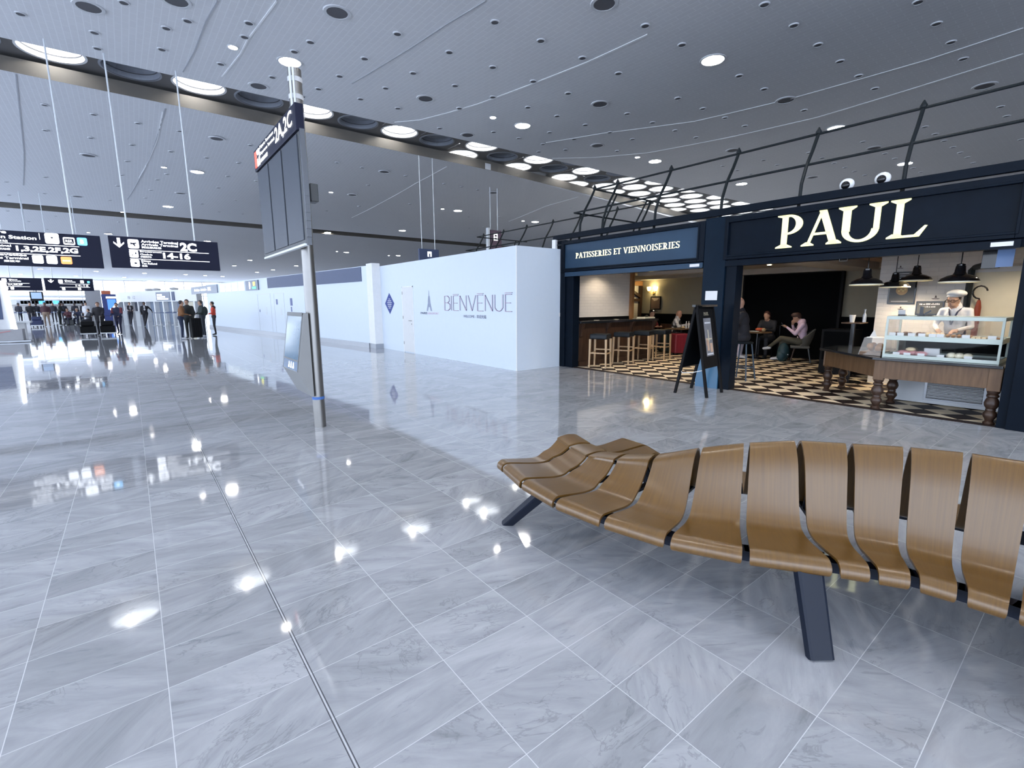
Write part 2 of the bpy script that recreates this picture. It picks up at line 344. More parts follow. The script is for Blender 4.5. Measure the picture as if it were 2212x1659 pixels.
# ---- roman capitals with serifs, drawn as overlapping strokes in a 1-high box
def _arc(cx, cy, rx, ry, tx, ty, a0, a1, n=14):
    out = []
    for i in range(n):
        t0, t1 = math.radians(a0+(a1-a0)*i/n), math.radians(a0+(a1-a0)*(i+1)/n)
        f = lambda t, k: (cx+(rx-k*tx)*math.cos(t), cy+(ry-k*ty)*math.sin(t))
        out.append([f(t0, 0), f(t1, 0), f(t1, 1), f(t0, 1)])
    return out
def _bar(x0, y0, x1, y1, w0, w1=None):
    w1 = w0 if w1 is None else w1; return [[(x0-w0/2, y0), (x0+w0/2, y0), (x1+w1/2, y1), (x1-w1/2, y1)]]
def _ser(x, y, wd, up=1, sw=0.14):
    h = 0.035*up; return [[(x-wd/2, y), (x+wd/2, y), (x+wd/2, y+h), (x+sw/2, y+3.2*h), (x-sw/2, y+3.2*h), (x-wd/2, y+h)]]
def glyph(c):
    S = 0.15; T = 0.055
    if c == 'I': return _bar(.18, 0, .18, 1, S)+_ser(.18, 0, .36)+_ser(.18, 1, .36, -1), .36
    if c == 'P': return _bar(.20, 0, .20, 1, S)+_ser(.20, 0, .42)+[[(.0, .965), (.0, 1), (.3, 1), (.3, .93), (.10, .93)]]+_arc(.27, .70, .38, .30, .17, .06, -90, 90)+[[(.2, .40), (.28, .40), (.28, .46), (.2, .46)], [(.2, .94), (.28, .94), (.28, 1), (.2, 1)]], .66
    if c == 'R': return glyph('P')[0]+[[(.30, .44), (.44, .47), (.80, .0), (.56, .0)], [(.56, .0), (.86, .0), (.86, .03), (.7, .05)]], .84
    if c == 'A': return _bar(.13, 0, .43, 1, .07)+_bar(.74, 0, .44, 1, .17)+[[(.36, .96), (.36, 1), (.50, 1), (.50, .96)], [(.22, .30), (.66, .30), (.64, .37), (.24, .37)]]+_ser(.13, 0, .30, 1, .08)+_ser(.74, 0, .34, 1, .17), .90
    if c == 'U': return _bar(.17, .3, .17, 1, .16)+_ser(.17, 1, .36, -1, .16)+_bar(.76, .3, .76, 1, .11)+_ser(.76, 1, .34, -1, .11)+_arc(.452, .33, .362, .345, .14, .075, 180, 360), .94
    if c == 'L': return _bar(.22, 0, .22, 1, S)+_ser(.22, 1, .40, -1)+_ser(.18, 0, .36)+[[(.1, 0), (.66, 0), (.60, .06), (.1, .06)], [(.56, 0), (.66, 0), (.80, .27), (.75, .28), (.56, .06)]], .80
    if c == 'T': return _bar(.36, 0, .36, 1, S)+_ser(.36, 0, .38)+[[(.0, .94), (.72, .94), (.72, 1), (.0, 1)], [(.0, .80), (.03, .80), (.08, .94), (.0, .94)], [(.69, .80), (.72, .80), (.72, .94), (.64, .94)]], .72
    if c == 'E': return _bar(.18, 0, .18, 1, S)+_ser(.16, 0, .30)+_ser(.16, 1, .30, -1)+[[(.1, 0), (.62, 0), (.66, .2), (.62, .2), (.56, .06), (.1, .06)], [(.1, .94), (.58, .94), (.60, .82), (.64, .82), (.64, 1), (.1, 1)], [(.2, .48), (.46, .48), (.46, .54), (.2, .54)], [(.44, .42), (.48, .42), (.48, .60), (.44, .60)]], .66
    if c == 'V': return _bar(.44, 0, .16, 1, .12, .17)+_bar(.46, 0, .74, 1, .08, .07)+_ser(.16, 1, .34, -1, .17)+_ser(.75, 1, .30, -1, .08), .90
    if c == 'N': return _bar(.16, 0, .16, 1, .07)+_bar(.80, 0, .80, 1, .07)+[[(.10, 1), (.28, 1), (.84, 0), (.74, 0)]]+_ser(.16, 0, .30, 1, .07)+_ser(.80, 1, .30, -1, .07)+_ser(.12, 1, .24, -1, .07), .95
    if c == 'O': return _arc(.45, .5, .43, .52, .15, .06, 0, 360, 28), .90
    if c == 'S':
        o = _arc(.30, .745, .27, .27, .11, .065, 20, 255, 14)+_arc(.30, .27, .29, .29, .125, .07, -160, 75, 14)
        return o+[[(.13, .60), (.24, .66), (.52, .42), (.40, .34)], [(.50, .80), (.56, .80), (.56, .98), (.52, .98)], [(.02, .04), (.06, .04), (.09, .24), (.02, .24)]], .60
    return [], .35
def roman(mb, s, o, right, up, height, width, depth=0.01):
    right, up = Vector(right).normalized(), Vector(up).normalized(); n = right.cross(up); x = 0; gl = []
    for c in s:
        g, wd = glyph(c); gl.append((g, x)); x += wd + (0.10 if c != ' ' else 0.05)
    k = width/(x-0.10)
    for g, x0 in gl:
        for poly in g:
            area = sum(poly[i][0]*poly[(i+1) % len(poly)][1]-poly[(i+1) % len(poly)][0]*poly[i][1] for i in range(len(poly)))
            if area < 0: poly = poly[::-1]
            mb.prism([((p[0]+x0)*k, p[1]*height) for p in poly], o, right, up, n, depth)
    return mb
RW, UP = (0, -1, 0), (0, 0, 1)      # reading direction on faces that look towards -x
RF = (1, 0, 0)                      # reading direction on faces that look towards -y
# ------------------------------------------------ the hall: floor, ceiling shells, skylight strip
def zc(x, y):
    """underside of the ceiling: shells that sag between raised strips"""
    if y < 17.0: return 7.3 - 0.5*(1-((y-3.4)/12.4)**2)
    if y < 41.3: return 7.3 - 0.45*(1-((y-29.0)/11.0)**2)
    return 7.2 - (y-42.5)*0.088
def near_edge(x): return 15.93 - 0.055*x
def far_edge(x): return 18.05 + min(2.2, max(0, x-13)*0.10)
def on_ceiling(u, v):
    h = 7.0
    for _ in range(25):
        p = gz(u, v, h); h = 0.5*h + 0.5*zc(p.x, p.y)
    return gz(u, v, h)
XL, XR, YB, YF = -14.0, 45.0, -12.0, 74.5
struct('floor', MB().sheet((XL, YB, 0), (XR, YB, 0), (XR, YF, 0), (XL, YF, 0)), 'marble_floor')
struct('floor', MB().box((8.15, 0.2, 0.001), (14.5, 10.9, 0.006)), 'checkered_tile')
struct('floor', MB().sheet((-120, -90, -0.15), (150, -90, -0.15), (150, 200, -0.15), (-120, 200, -0.15)), 'outside_ground')  # unseen ground, kept pale to bounce daylight up onto the ceiling
def shell(y0f, y1f, n=24, th=0.42):
    mb = MB(); xs = [XL + (XR-XL)*i/24 for i in range(25)]
    lo, hi = [], []
    for x in xs:
        a, b = y0f(x), y1f(x); lo.append([]); hi.append([])
        for j in range(n+1):
            y = a+(b-a)*j/n; eps = 1e-4 if j == n else (-1e-4 if j == 0 else 0)
            z = zc(x, y-eps); lo[-1].append((x, y, z)); hi[-1].append((x, y, z+0.25))
    nv = len(xs)*(n+1); mb.v = [p for r in lo for p in r]+[p for r in hi for p in r]
    for i in range(24):
        for j in range(n):
            a = i*(n+1)+j; mb.f.append((a, a+1, a+n+2, a+n+1)); a += nv; mb.f.append((a, a+n+1, a+n+2, a+1))
    for i in range(24):
        for j in (0, n):
            a = i*(n+1)+j; mb.f.append((a, a+n+1, a+n+1+nv, a+nv))
    for i in (0, 24):
        for j in range(n):
            a = i*(n+1)+j; mb.f.append((a, a+1, a+1+nv, a+nv))
    return mb
struct('ceiling', shell(lambda x: YB, near_edge), 'perforated_ceiling', smooth=True)
struct('ceiling', shell(far_edge, lambda x: 40.3), 'perforated_ceiling', smooth=True)
struct('ceiling', shell(lambda x: 41.5, lambda x: YF), 'perforated_ceiling', smooth=True)
# brushed fascia along the far side of the strip, and the narrow second strip
mb = MB(); xs = [XL+(XR-XL)*i/30 for i in range(31)]
for a, b in zip(xs[:-1], xs[1:]):
    mb.add([(a, far_edge(a)-0.03, 7.285), (b, far_edge(b)-0.03, 7.285), (b, far_edge(b)-0.03, 7.64), (a, far_edge(a)-0.03, 7.64)], [(0, 1, 2, 3)])
    mb.add([(a, far_edge(a)-0.03, 7.64), (b, far_edge(b)-0.03, 7.64), (b, far_edge(b)+0.3, 7.70), (a, far_edge(a)+0.3, 7.70)], [(3, 2, 1, 0)])
struct('trim_1', mb, 'strip_face')
struct('trim_2', MB().box((XL, 40.2, 7.52), (XR, 41.6, 7.6)).box((XL, 41.42, 7.18), (XR, 41.5, 7.55)), 'strip_face')
struct('trim_3', MB().box((XL, near_edge(XL)-0.6, 8.05), (XR, 24, 8.15)), 'strip_panel') if False else None
# strip panels with round holes
ZP = 7.75; RS = 0.63
cols = []
for k in range(-8, 32):
    x = -0.85 + 1.555*k if k < 8 else 11.8 + 1.515*(k-8)
    if k < 8: cs = [(17.35, 1.5)]
    elif k % 2 == 0: cs = [(16.83, 1.47), (18.30, 1.47), (19.77, 1.47)]
    else: cs = [(16.0, 1.47), (17.47, 1.47), (18.94, 1.47)]
    cols.append((k, x, cs))
pan = MB()
def holed(mb, x0, x1, y0, y1, cx, cy, z, r, n=32):
    per = []
    for i in range(n):
        t = 2*PI*(i+0.5)/n - PI/4*0; c, s_ = math.cos(t), math.sin(t)
        k = min(((x1-cx) if c > 0 else (x0-cx))/c if abs(c) > 1e-9 else 1e9, ((y1-cy) if s_ > 0 else (y0-cy))/s_ if abs(s_) > 1e-9 else 1e9)
        per.append((cx+c*k, cy+s_*k, z))
    ring = [(cx+r*math.cos(2*PI*(i+0.5)/n), cy+r*math.sin(2*PI*(i+0.5)/n), z) for i in range(n)]
    for corner in ((x0, y0), (x1, y0), (x1, y1), (x0, y1)):
        j = min(range(n), key=lambda i: (per[i][0]-corner[0])**2+(per[i][1]-corner[1])**2); per[j] = (*corner, z)
    mb.add(per+ring, [(i, (i+1) % n, n+(i+1) % n, n+i) for i in range(n)])
edges = [c[1] for c in cols]
sky_spots = []
for i, (k, x, cs) in enumerate(cols):
    x0 = (edges[i-1]+x)/2 if i else x-0.78; x1 = (edges[i+1]+x)/2 if i+1 < len(cols) else x+0.78
    ylo, yhi = 14.0, 24.0; y = ylo
    for cy, dd in cs:
        y0, y1 = cy-dd/2, cy+dd/2
        if y0 > y+0.01: pan.add([(x0, y, ZP), (x1, y, ZP), (x1, y0, ZP), (x0, y0, ZP)], [(0, 1, 2, 3)])
        holed(pan, x0+0.008, x1-0.008, y0+0.004, y1-0.004, x, cy, ZP, RS)
        pan.add([(x0, y0, ZP+0.03), (x1, y0, ZP+0.03), (x1, y0+0.06, ZP+0.03), (x0, y0+0.06, ZP+0.03)], [(0, 1, 2, 3)])
        y = y1
        if x > -3.5 and x < 40 and cy > near_edge(x)+0.2 and cy < far_edge(x)+0.45: sky_spots.append((k, x, cy))
    pan.add([(x0, y, ZP), (x1, y, ZP), (x1, yhi, ZP), (x0, yhi, ZP)], [(0, 1, 2, 3)])
# a lid above keeps the holes that no skylight fills dark
struct('ceiling', pan, 'strip_panel')
struct('ceiling', MB().box((XL, 14, 8.6), (XR, 24, 8.7)), 'strip_panel')
def make_skylight(lit):
    t = thing('round_skylight', 'x', 'skylight', (0, 0, 0))
    m = MB(); n = 40
    for i in range(n):
        a, b = 2*PI*i/n, 2*PI*(i+1)/n
        p = lambda t_, r, z: (r*math.cos(t_), r*math.sin(t_), z)
        m.add([p(a, RS, 0), p(b, RS, 0), p(b, RS-0.03, 0.26), p(a, RS-0.03, 0.26)], [(0, 1, 2, 3)])
        m.add([p(a, RS+0.05, -0.012), p(b, RS+0.05, -0.012), p(b, RS, -0.012), p(a, RS, -0.012)], [(0, 1, 2, 3)])
        m.add([p(a, RS+0.05, -0.012), p(b, RS+0.05, -0.012), p(b, RS+0.05, 0.0), p(a, RS+0.05, 0.0)], [(3, 2, 1, 0)])
    m.build('rim', 'white_paint' if lit else 'blind_grey', t)
    MB().lathe([(RS-0.03, 0.26), (RS-0.03, 0.28)], n=40).build('glazing', 'daylight_glass' if lit else 'blind_grey', t)
    if lit: MB().lathe([(.10, 0.20), (.10, 0.255)], c=(-.12, .1, 0), n=16).build('lamp', 'lamp_glow', t)
    MB().lathe([(RS-0.028, 0.12), (RS-0.045, 0.12), (RS-0.045, 0.135), (RS-0.03, 0.135)], n=40, caps=False).build('seal_ring', 'recess_dark', t)
    return t
protos = {}
for k, x, cy in sky_spots:
    lit = (k % 2 == 0) or x > 21.5 or (k > 8 and cy > 18.7)
    lab = 'round ceiling skylight glowing with white daylight in the dark strip' if lit else 'round ceiling skylight with its grey blind drawn in the dark strip'
    grp = 'daylit round skylights in the ceiling strip' if lit else 'blinded round skylights in the ceiling strip'
    if lit not in protos:
        t = make_skylight(lit); protos[lit] = t; t.location = (x, cy, ZP); t['label'] = lab; t['group'] = grp
    else: dup(protos[lit], (x, cy, ZP), lab, group=grp)
# seams and pale cable lines running over the shells
def ceil_line(pts, wd, dz=0.012):
    P = [on_ceiling(*p) for p in pts]; mb = MB(); Q = []
    for a, b in zip(P[:-1], P[1:]):
        for i in range(6): Q.append(a.lerp(b, i/6))
    Q.append(P[-1]); Q = [Vector((q.x, q.y, zc(q.x, q.y)-dz)) for q in Q]
    for a, b in zip(Q[:-1], Q[1:]):
        d = (b-a); s_ = Vector((-d.y, d.x, 0)).normalized()*wd/2
        mb.add([a-s_, a+s_, b+s_, b-s_, a-s_+Vector((0,0,dz)), a+s_+Vector((0,0,dz)), b+s_+Vector((0,0,dz)), b-s_+Vector((0,0,dz))], [(0,1,2,3),(0,4,7,3),(1,5,6,2)])
    return mb
mb = MB()
for pts, wd in [([(853,264),(907,259),(969,243),(1034,224),(1142,184),(1269,134),(1400,74)], .05), ([(1193,342),(1287,340),(1400,330),(1583,295),(1767,253),(1950,198),(2211,116)], .07),
                ([(598,1),(560,52),(535,85),(520,115),(480,165)], .03), ([(860,1),(700,120)][:0] or [(1180,308),(1300,288),(1500,262),(1700,215),(2000,130),(2211,60)], .04),
                ([(200,270),(60,180)][:0] or [(352,240),(340,300),(316,357),(300,385)], .03), ([(965,360),(900,395),(820,440),(760,470)], .04), ([(1250,425),(1180,445),(1100,478)], .10)]:
    s_ = ceil_line(pts, wd); mb.add(s_.v, s_.f)
struct('trim_4', mb, 'white_line')
mb = MB()
for pts, wd in [([(470,1),(445,45),(420,110),(395,155)], .03), ([(1050,1),(965,52),(900,95),(760,180)], .03), ([(357,234),(338,300),(316,357),(275,430)], .03), ([(34,160),(52,330),(50,400)], .03)]:
    s_ = ceil_line(pts, wd); mb.add(s_.v, s_.f)
struct('trim_5', mb, 'grey_line')

# walls that close the hall
struct('wall_back', MB().box((8.0, YB-0.2, 0), (XR, YB, 7.6)), 'white_paint')  # unseen wall, added to cut back daylight and darken the right side
struct('wall_right', MB().box((XR, YB, 0), (XR+0.2, YF, 7.6)), 'white_paint')
# far glazed wall
fw = MB()
for i in range(31): fw.box((XL+i*59/30-0.05, YF-0.1, 0), (XL+i*59/30+0.05, YF+0.1, 4.4))
fw.box((XL, YF-0.12, 2.5), (XR, YF+0.1, 2.62)).box((XL, YF-0.12, 4.3), (XR, YF+0.2, 8.2))
wf = struct('window_1', fw, 'white_paint')

# ------------------------------------------------ ceiling lamps and recesses
def make_downlight(r):
    t = thing('ceiling_downlight', 'round recessed downlight shining white', 'ceiling light', (0, 0, 0))
    MB().lathe([(r*1.22, 0.0), (r*1.2, -0.018), (r*1.02, -0.02), (r, 0.0)], n=24).build('rim', 'lamp_ring', t, smooth=True)
    MB().lathe([(r, -0.012), (r, -0.006)], n=24).build('lens', 'lamp_glow', t)
    return t
big = [(626,133),(426,371),(363,446),(234,505),(448,521),(1129,271),(989,455),(1156,479),(869,498),(708,502),(748,545),(860,552),(1540,129),(1807,276),(1415,348),(1602,397),(1955,353)]
small = [(503,101),(354,361),(191,502),(264,458),(1065,253),(715,415),(956,451),(1130,477),(1377,339),(728,543),(840,552),(415,520)]
farl = [(506,574),(401,593),(443,595),(481,597),(555,588),(87,581),(208,586),(164,596),(268,599),(312,590),(325,606),(44,592),(125,562),(70,610),(380,604),(590,583),(640,574),(330,578),(540,562)]
pb = make_downlight(0.23); ps = make_downlight(0.09); pf = make_downlight(0.2)
near_words = {(626,133): 'bright round downlight just above the top of the steel pole', (1540,129): 'largest and brightest round downlight, in the grey ceiling at upper right',
    (1129,271): 'round downlight in grey ceiling left of the big bright lamp, near the skylight strip', (1807,276): 'round downlight touching the upper rail above the black bakery front',
    (1955,353): 'round downlight behind the rails right of the dome cameras', (1602,397): 'round downlight behind the rails above the dark pillar', (1415,348): 'round downlight above the rail where skylights crowd together',
    (426,371): 'round downlight between the hanging arrivals sign and the flight board', (363,446): 'round downlight above the hanging arrivals sign', (989,455): 'round downlight above the white hoarding with the wardrobe-like door',
    (1156,479): 'round downlight between purple hanging sign and bakery rails'}
near_words[(989,455)] = 'round downlight high above the plain white hoarding'
def put(proto, p, first, lab, grp=None):
    if first: proto.location = p; proto['label'] = lab
    o = proto if first else dup(proto, p, lab)
    if grp: o['group'] = grp
    elif 'group' in o: del o['group']
    return o
for i, uv in enumerate(big):
    p = on_ceiling(*uv); lab = near_words.get(uv); put(pb, p, i == 0, lab or 'round lit downlight in the far part of the pale ceiling', None if lab else 'far large downlights in the ceiling')
for i, uv in enumerate(small): put(ps, on_ceiling(*uv), i == 0, 'tiny bright spotlight beside a larger downlight in the ceiling', 'tiny bright ceiling spotlights')
for i, uv in enumerate(farl): put(pf, on_ceiling(*uv), i == 0, 'small lit downlight in the low far ceiling beyond the hanging signs', 'distant downlights beyond the hanging signs')
for x, y in ((3.97, 5.6), (1.5, 1.4), (-3.2, 1.2), (5.4, -0.4), (0.8, -4.2), (-3.4, 5.6), (6.4, 2.6), (4.5, -5.0)):  # unseen lamps: first from a floor reflection, the rest added for overhead light
    put(pb, Vector((x, y, zc(x, y))), False, 'round downlight in the ceiling directly overhead, above the bench area', 'unseen added downlights overhead above the camera')
# dark recesses
A1 = [(605,45),(605,1060),(1480,945),(530,1340),(1235,1318),(1765,585),(1200,0)]; B1 = [(355,72),(1950,20),(883,587),(1925,620),(1135,805),(1910,868),(637,1025),(447,1163),(1287,1150)]; C1 = [(810,588),(1980,505),(1330,870),(500,883),(970,1042)]
A2 = [(140,92),(845,15),(1280,140),(1135,190),(645,220),(665,328),(1105,335),(1700,155),(1670,250),(2120,285),(2010,350),(1508,435),(1860,525),(2065,657),(2175,605),(305,715),(640,780),(942,840),(312,888),(620,940),(903,988),(1228,893),(1168,1033),(868,1100),(1410,1075),(1710,990),(1630,1110),(1140,1188),(1075,1225),(833,1193),(803,1268),(1030,1297),(993,1350),(750,1366),(310,1208),(303,1320),(42,1240),(60,1330),(1555,1203),(1490,1280),(1610,1365),(1380,1390),(1655,1460),(1495,1445),(1750,1235),(380,1475),(195,1512),(50,1440),(810,1515),(320,1565),(940,1528)]
B2 = [(1297,130),(1572,242),(2195,152),(715,200),(1025,310),(520,348),(370,453),(810,435),(1285,400),(1820,345),(1527,484),(1060,510),(645,525),(495,590),(718,645),(1285,578),(1085,645),(2035,437),(1735,556),(1495,640),(1670,692),(2088,678),(968,765),(1290,787),(1838,745),(1625,790),(1770,830),(2120,830),(1440,825),(1560,905),(1585,860),(1985,790),(2030,900),(1720,893),(995,1097),(1098,1115),(1195,1133),(765,1050),(505,1000),(355,970),(540,1105),(485,1232),(292,1258),(790,1217),(895,1332),(1140,1293),(1325,1293),(1143,1360),(1230,1355),(1750,1240),(645,1357),(475,1347),(543,1460)]
C2 = [(685,25),(1590,10),(858,148),(200,262),(1000,262),(1697,138),(1783,247),(1855,345),(1130,360),(537,445),(1240,445),(1335,520),(683,523),(918,648),(175,577),(323,638),(453,692),(570,740),(160,767),(27,720),(283,808),(2075,627),(2110,682),(1630,745),(1690,788),(1743,828),(1795,865),(1838,897),(1880,925),(1915,957),(1265,833),(945,898),(1025,928),(1395,903),(1453,932),(1095,960),(680,942),(760,970),(440,975),(525,1000),(1160,985),(1215,1008),(1275,1030),(1560,988),(1605,1012),(605,1022),(2195,820)]
f1 = lambda L_: [(x/3.16, y/3.16) for x, y in L_]; f2 = lambda L_: [(600+x/2.765, y/2.765) for x, y in L_]; f3 = lambda L_: [(1400+x/2.724, y/2.724) for x, y in L_]
def make_recess(r):
    t = thing('ceiling_recess', 'x', 'ceiling fitting', (0, 0, 0))
    MB().lathe([(r*1.35, 0.0), (r*1.3, -0.02), (r*1.02, -0.022), (r, 0.0)], n=18).build('rim', 'lamp_ring', t, smooth=True)
    MB().lathe([(r, -0.014), (r, -0.008)], n=18).build('opening', 'recess_dark', t)
    return t
rb, rs = make_recess(0.19), make_recess(0.07)
for i, uv in enumerate(f1(A1)+f2(B1)+f3(C1)): put(rb, on_ceiling(*uv), i == 0, 'large unlit dark round recess in the pale perforated ceiling', 'large dark ceiling recesses')
for i, uv in enumerate(f1(A2)+f2(B2)+f3(C2)): put(rs, on_ceiling(*uv), i == 0, 'small dark round nozzle opening in the pale perforated ceiling', 'small dark ceiling nozzles')
# ------------------------------------------------ steel pole, flight board, touch kiosk
t = thing('steel_pole', 'tall brushed steel pole standing on the marble floor', 'pole', (1.73, 6.11, 0))
MB().lathe([(0.072, 0.0), (0.072, 4.12)], c=(1.73, 6.11, 0), n=28).build('pole', 'steel', t, smooth=True)
MB().lathe([(0.0735, 0.355), (0.0735, 0.39)], c=(1.73, 6.11, 0), n=28, caps=False).build('tape_band', M('blue_tape', (0.05, 0.14, 0.42), 0.5), t, label='blue tape wrapped around the pole')
MB().tube([(1.66, 6.04, 3.55), (1.66, 6.04, 4.1)], 0.012).tube([(1.69, 6.02, 3.55), (1.69, 6.02, 4.1)], 0.012).build('cable', 'rod_white', t)
b = MB()
for z in (3.62, 3.80, 3.98): b.lathe([(0.074, z), (0.078, z), (0.078, z+0.05), (0.074, z+0.05)], c=(1.73, 6.11, 0), n=28, caps=False)
b.build('collar', 'lamp_ring', t)
t = thing('flight_board', 'large dark flight information board with three switched-off screens on steel pole', 'information board', (1.62, 6.2, 2.2))
MB().box((1.60, 5.66, 2.19), (1.66, 7.74, 3.34)).build('casing', 'casing_dark', t, bevel=0.008)
MB().box((1.575, 5.64, 3.34), (1.66, 7.75, 3.61)).build('header', 'navy_sign', t, bevel=0.006)
cap = MB(); n = 14
for i in range(n):
    z0, z1 = 2.17+1.19*i/n, 2.17+1.19*(i+1)/n; f = lambda z: 0.055*math.sin(PI*min(1, (z-2.05)/1.45))
    cap.box((1.605, 5.66-f(z0)*0.9, z0), (1.655, 5.67, z1+0.001))
cap.build('end_cap', 'display_casing', t)
for y0, y1 in ((5.72, 6.34), (6.41, 7.02), (7.09, 7.69)):
    fr = MB().box((1.588, y0, 2.23), (1.602, y1, 3.32)).build('screen', 'screen_off', t, bevel=0.004)
MB().box((1.585, 5.68, 2.165), (1.63, 7.72, 2.188)).build('light_strip', 'rod_white', t)
MB().box((1.655, 5.95, 2.4), (1.70, 6.2, 2.5)).box((1.655, 5.95, 3.1), (1.70, 6.2, 3.2)).build('bracket', 'casing_dark', t)
tx = MB(); text(tx, '2A,2C', (1.571, 6.52, 3.385), RW, UP, height=0.19, width=0.76, fat=0.02)
text(tx, 'Départs Terminaux', (1.571, 7.34, 3.53), RW, UP, width=0.76, height=0.052, fat=0.01)
text(tx, 'Departures Terminals', (1.571, 7.34, 3.455), RW, UP, width=0.80, height=0.052, fat=0.01)
text(tx, '出发航站楼', (1.571, 7.34, 3.375), RW, UP, width=0.40, height=0.052, fat=0.01)
tx.build('lettering', 'sign_light', t)
ic = MB().box((1.568, 7.40, 3.375), (1.575, 7.55, 3.575)).build('plane_icon_tile', 'sign_light', t)
plane = [(-.07,-.005),(-.01,-.005),(.03,-.06),(.045,-.06),(.03,-.003),(.06,.0),(.075,.02),(.06,.03),(-.02,.03),(-.055,.05),(-.065,.05),(-.055,.02)]
MB().prism([(x*.9, y) for x, y in plane], (1.566, 7.475, 3.47), RW, UP, (-1,0,0), 0.002).build('plane_glyph', 'navy_sign', ic)
MB().box((1.568, 7.58, 3.375), (1.575, 7.69, 3.575)).build('red_tile', 'sign_red', t)
t = thing('control_box', 'small grey metal box mounted on the back of the steel pole', 'box', (1.80, 6.0, 2.6)); cb = gy(676, 418, 6.0)
MB().box((cb.x-.045, 5.94, cb.z-.10), (cb.x+.045, 6.08, cb.z+.10)).build('housing', 'casing_dark', t, bevel=0.01)
MB().box((1.74, 6.02, cb.z-.03), (cb.x, 6.08, cb.z+.02)).build('bracket', 'casing_dark', t)
t = thing('touch_kiosk', 'slanted touchscreen kiosk with light grey wedge body fixed to steel pole', 'kiosk', (1.6, 6.3, 0.3))
Y0, Y1 = 6.02, 6.72
A, B_, D_ = (1.60, 1.42), (1.49, 0.72), (1.64, 0.40)
def kq(p, y): return (p[0], y, p[1])
body = MB().add([kq(A, Y0), kq(B_, Y0), kq(D_, Y0), kq((1.66, 0.40), Y0), kq((1.66, 1.42), Y0), kq(A, Y1), kq(B_, Y1), kq(D_, Y1), kq((1.66, 0.40), Y1), kq((1.66, 1.42), Y1)],
    [(0,1,2,3,4),(9,8,7,6,5),(0,5,6,1),(1,6,7,2),(2,7,8,3),(3,8,9,4),(4,9,5,0)])
body.build('body', M('kiosk_grey', (0.26, 0.265, 0.27), 0.55), t, bevel=0.006)
kd = Vector((B_[0]-A[0], 0, B_[1]-A[1])); kl = kd.length; kd.normalize(); kn = Vector((kd.z, 0, -kd.x)); kn = kn if kn.x < 0 else -kn
def kp(y, s_, dn=0.0): return Vector((A[0], y, A[1])) + kd*s_*kl + kn*dn
sc1 = MB().add([kp(Y0+.03, .06, .004), kp(Y1-.03, .06, .004), kp(Y1-.03, .80, .004), kp(Y0+.03, .80, .004)], [(0,1,2,3)])
sc1.build('screen', M('kiosk_screen', (0.05, 0.09, 0.14), 0.12, spec=0.25, emit=(0.10, 0.19, 0.30), es=0.5, noise=0.3, nscale=4), t)
MB().add([kp(Y0+.03, .83, .004), kp(Y1-.03, .83, .004), kp(Y1-.03, .99, .004), kp(Y0+.03, .99, .004)], [(0,1,2,3)]).build('lower_panel', M('kiosk_blue', (0.06, 0.12, 0.22), 0.2), t)
b = MB()
for s0, s1, y0_, y1_ in ((-.01, .05, Y0, Y1), (.80, .825, Y0, Y1), (-.01, 1.0, Y1-.02, Y1), (-.01, 1.0, Y0, Y0+.02)): b.add([kp(y0_, s0, .006), kp(y1_, s0, .006), kp(y1_, s1, .006), kp(y0_, s1, .006)], [(0,1,2,3)])
b.build('bezel', 'casing_dark', t)
g = MB()
for k, y in enumerate((6.22, 6.32, 6.42)):
    c0 = kp(y, .91, .008)
    g.add([c0+Vector((0,-.028,0))+kd*.035, c0+Vector((0,.028,0))+kd*.035, c0+Vector((0,0.006,0))-kd*.04, c0+Vector((0,-0.006,0))-kd*.04], [(0,1,2,3)])
g.build('tower_logo', 'sign_light', t)

# ------------------------------------------------ the serpentine double-sided bench
LN = [((1.997,2.717),-10,.508),((1.971,2.609),-17,.475),((1.876,2.289),-11,.49),((1.835,1.930),-1,.540),((1.866,1.590),8,.600),((1.947,1.242),17,.700),((2.106,.932),28,.749),
      ((2.311,.634),39,.785),((2.385,.514),30,.795),((2.456,.392),20,.808),((2.480,.250),12,.82),((2.497,.108),3,.82),((2.46,-.06),-8,.81),((2.36,-.30),-20,.80),((2.16,-.60),-30,.80)]
DL = [.615,.632,.616,.62,.60,.575,.60,.59,.573,.56,.57,.58,.58,.58,.58]
SEATZ = 0.372
def bench_profile(D, h):
    """top line of the bent sheet from the front nose over the crest to the rear nose (s, z)"""
    tall = max(0.0, min(1.0, (h-0.48)/0.30)); kn_ = D-0.245+0.035*tall; hz = h-SEATZ
    front = [(.050,.318),(.018,.320),(-.001,.334),(-.004,.356),(.006,.378),(.040,.394),(.10,.388),(.20,.374),(kn_-.10,.366),(kn_-.03,.370)]
    ramp = [(kn_+.02, SEATZ+.03*min(1, hz/.15)), (kn_+.02+(D-kn_-.07)*.35, SEATZ+hz*.36), (kn_+.02+(D-kn_-.07)*.72, SEATZ+hz*.74), (D-.045-.05*(1-tall), h-.035*(.4+.6*tall)), (D-.022-.03*(1-tall), h-.010*(.5+.5*tall)), (D, h)]
    half = front+ramp
    return half+[(2*D-s, z) for s, z in half[:-1][::-1]]
def smooth_curve(P, k=3):
    out = []
    for i in range(len(P)-1):
        p0, p1, p2, p3 = P[max(i-1,0)], P[i], P[i+1], P[min(i+2, len(P)-1)]
        for j in range(k):
            u = j/k; out.append(tuple(0.5*((2*p1[q])+(-p0[q]+p2[q])*u+(2*p0[q]-5*p1[q]+4*p2[q]-p3[q])*u*u+(-p0[q]+3*p1[q]-3*p2[q]+p3[q])*u**3) for q in (0, 1)))
    return out+[P[-1]]
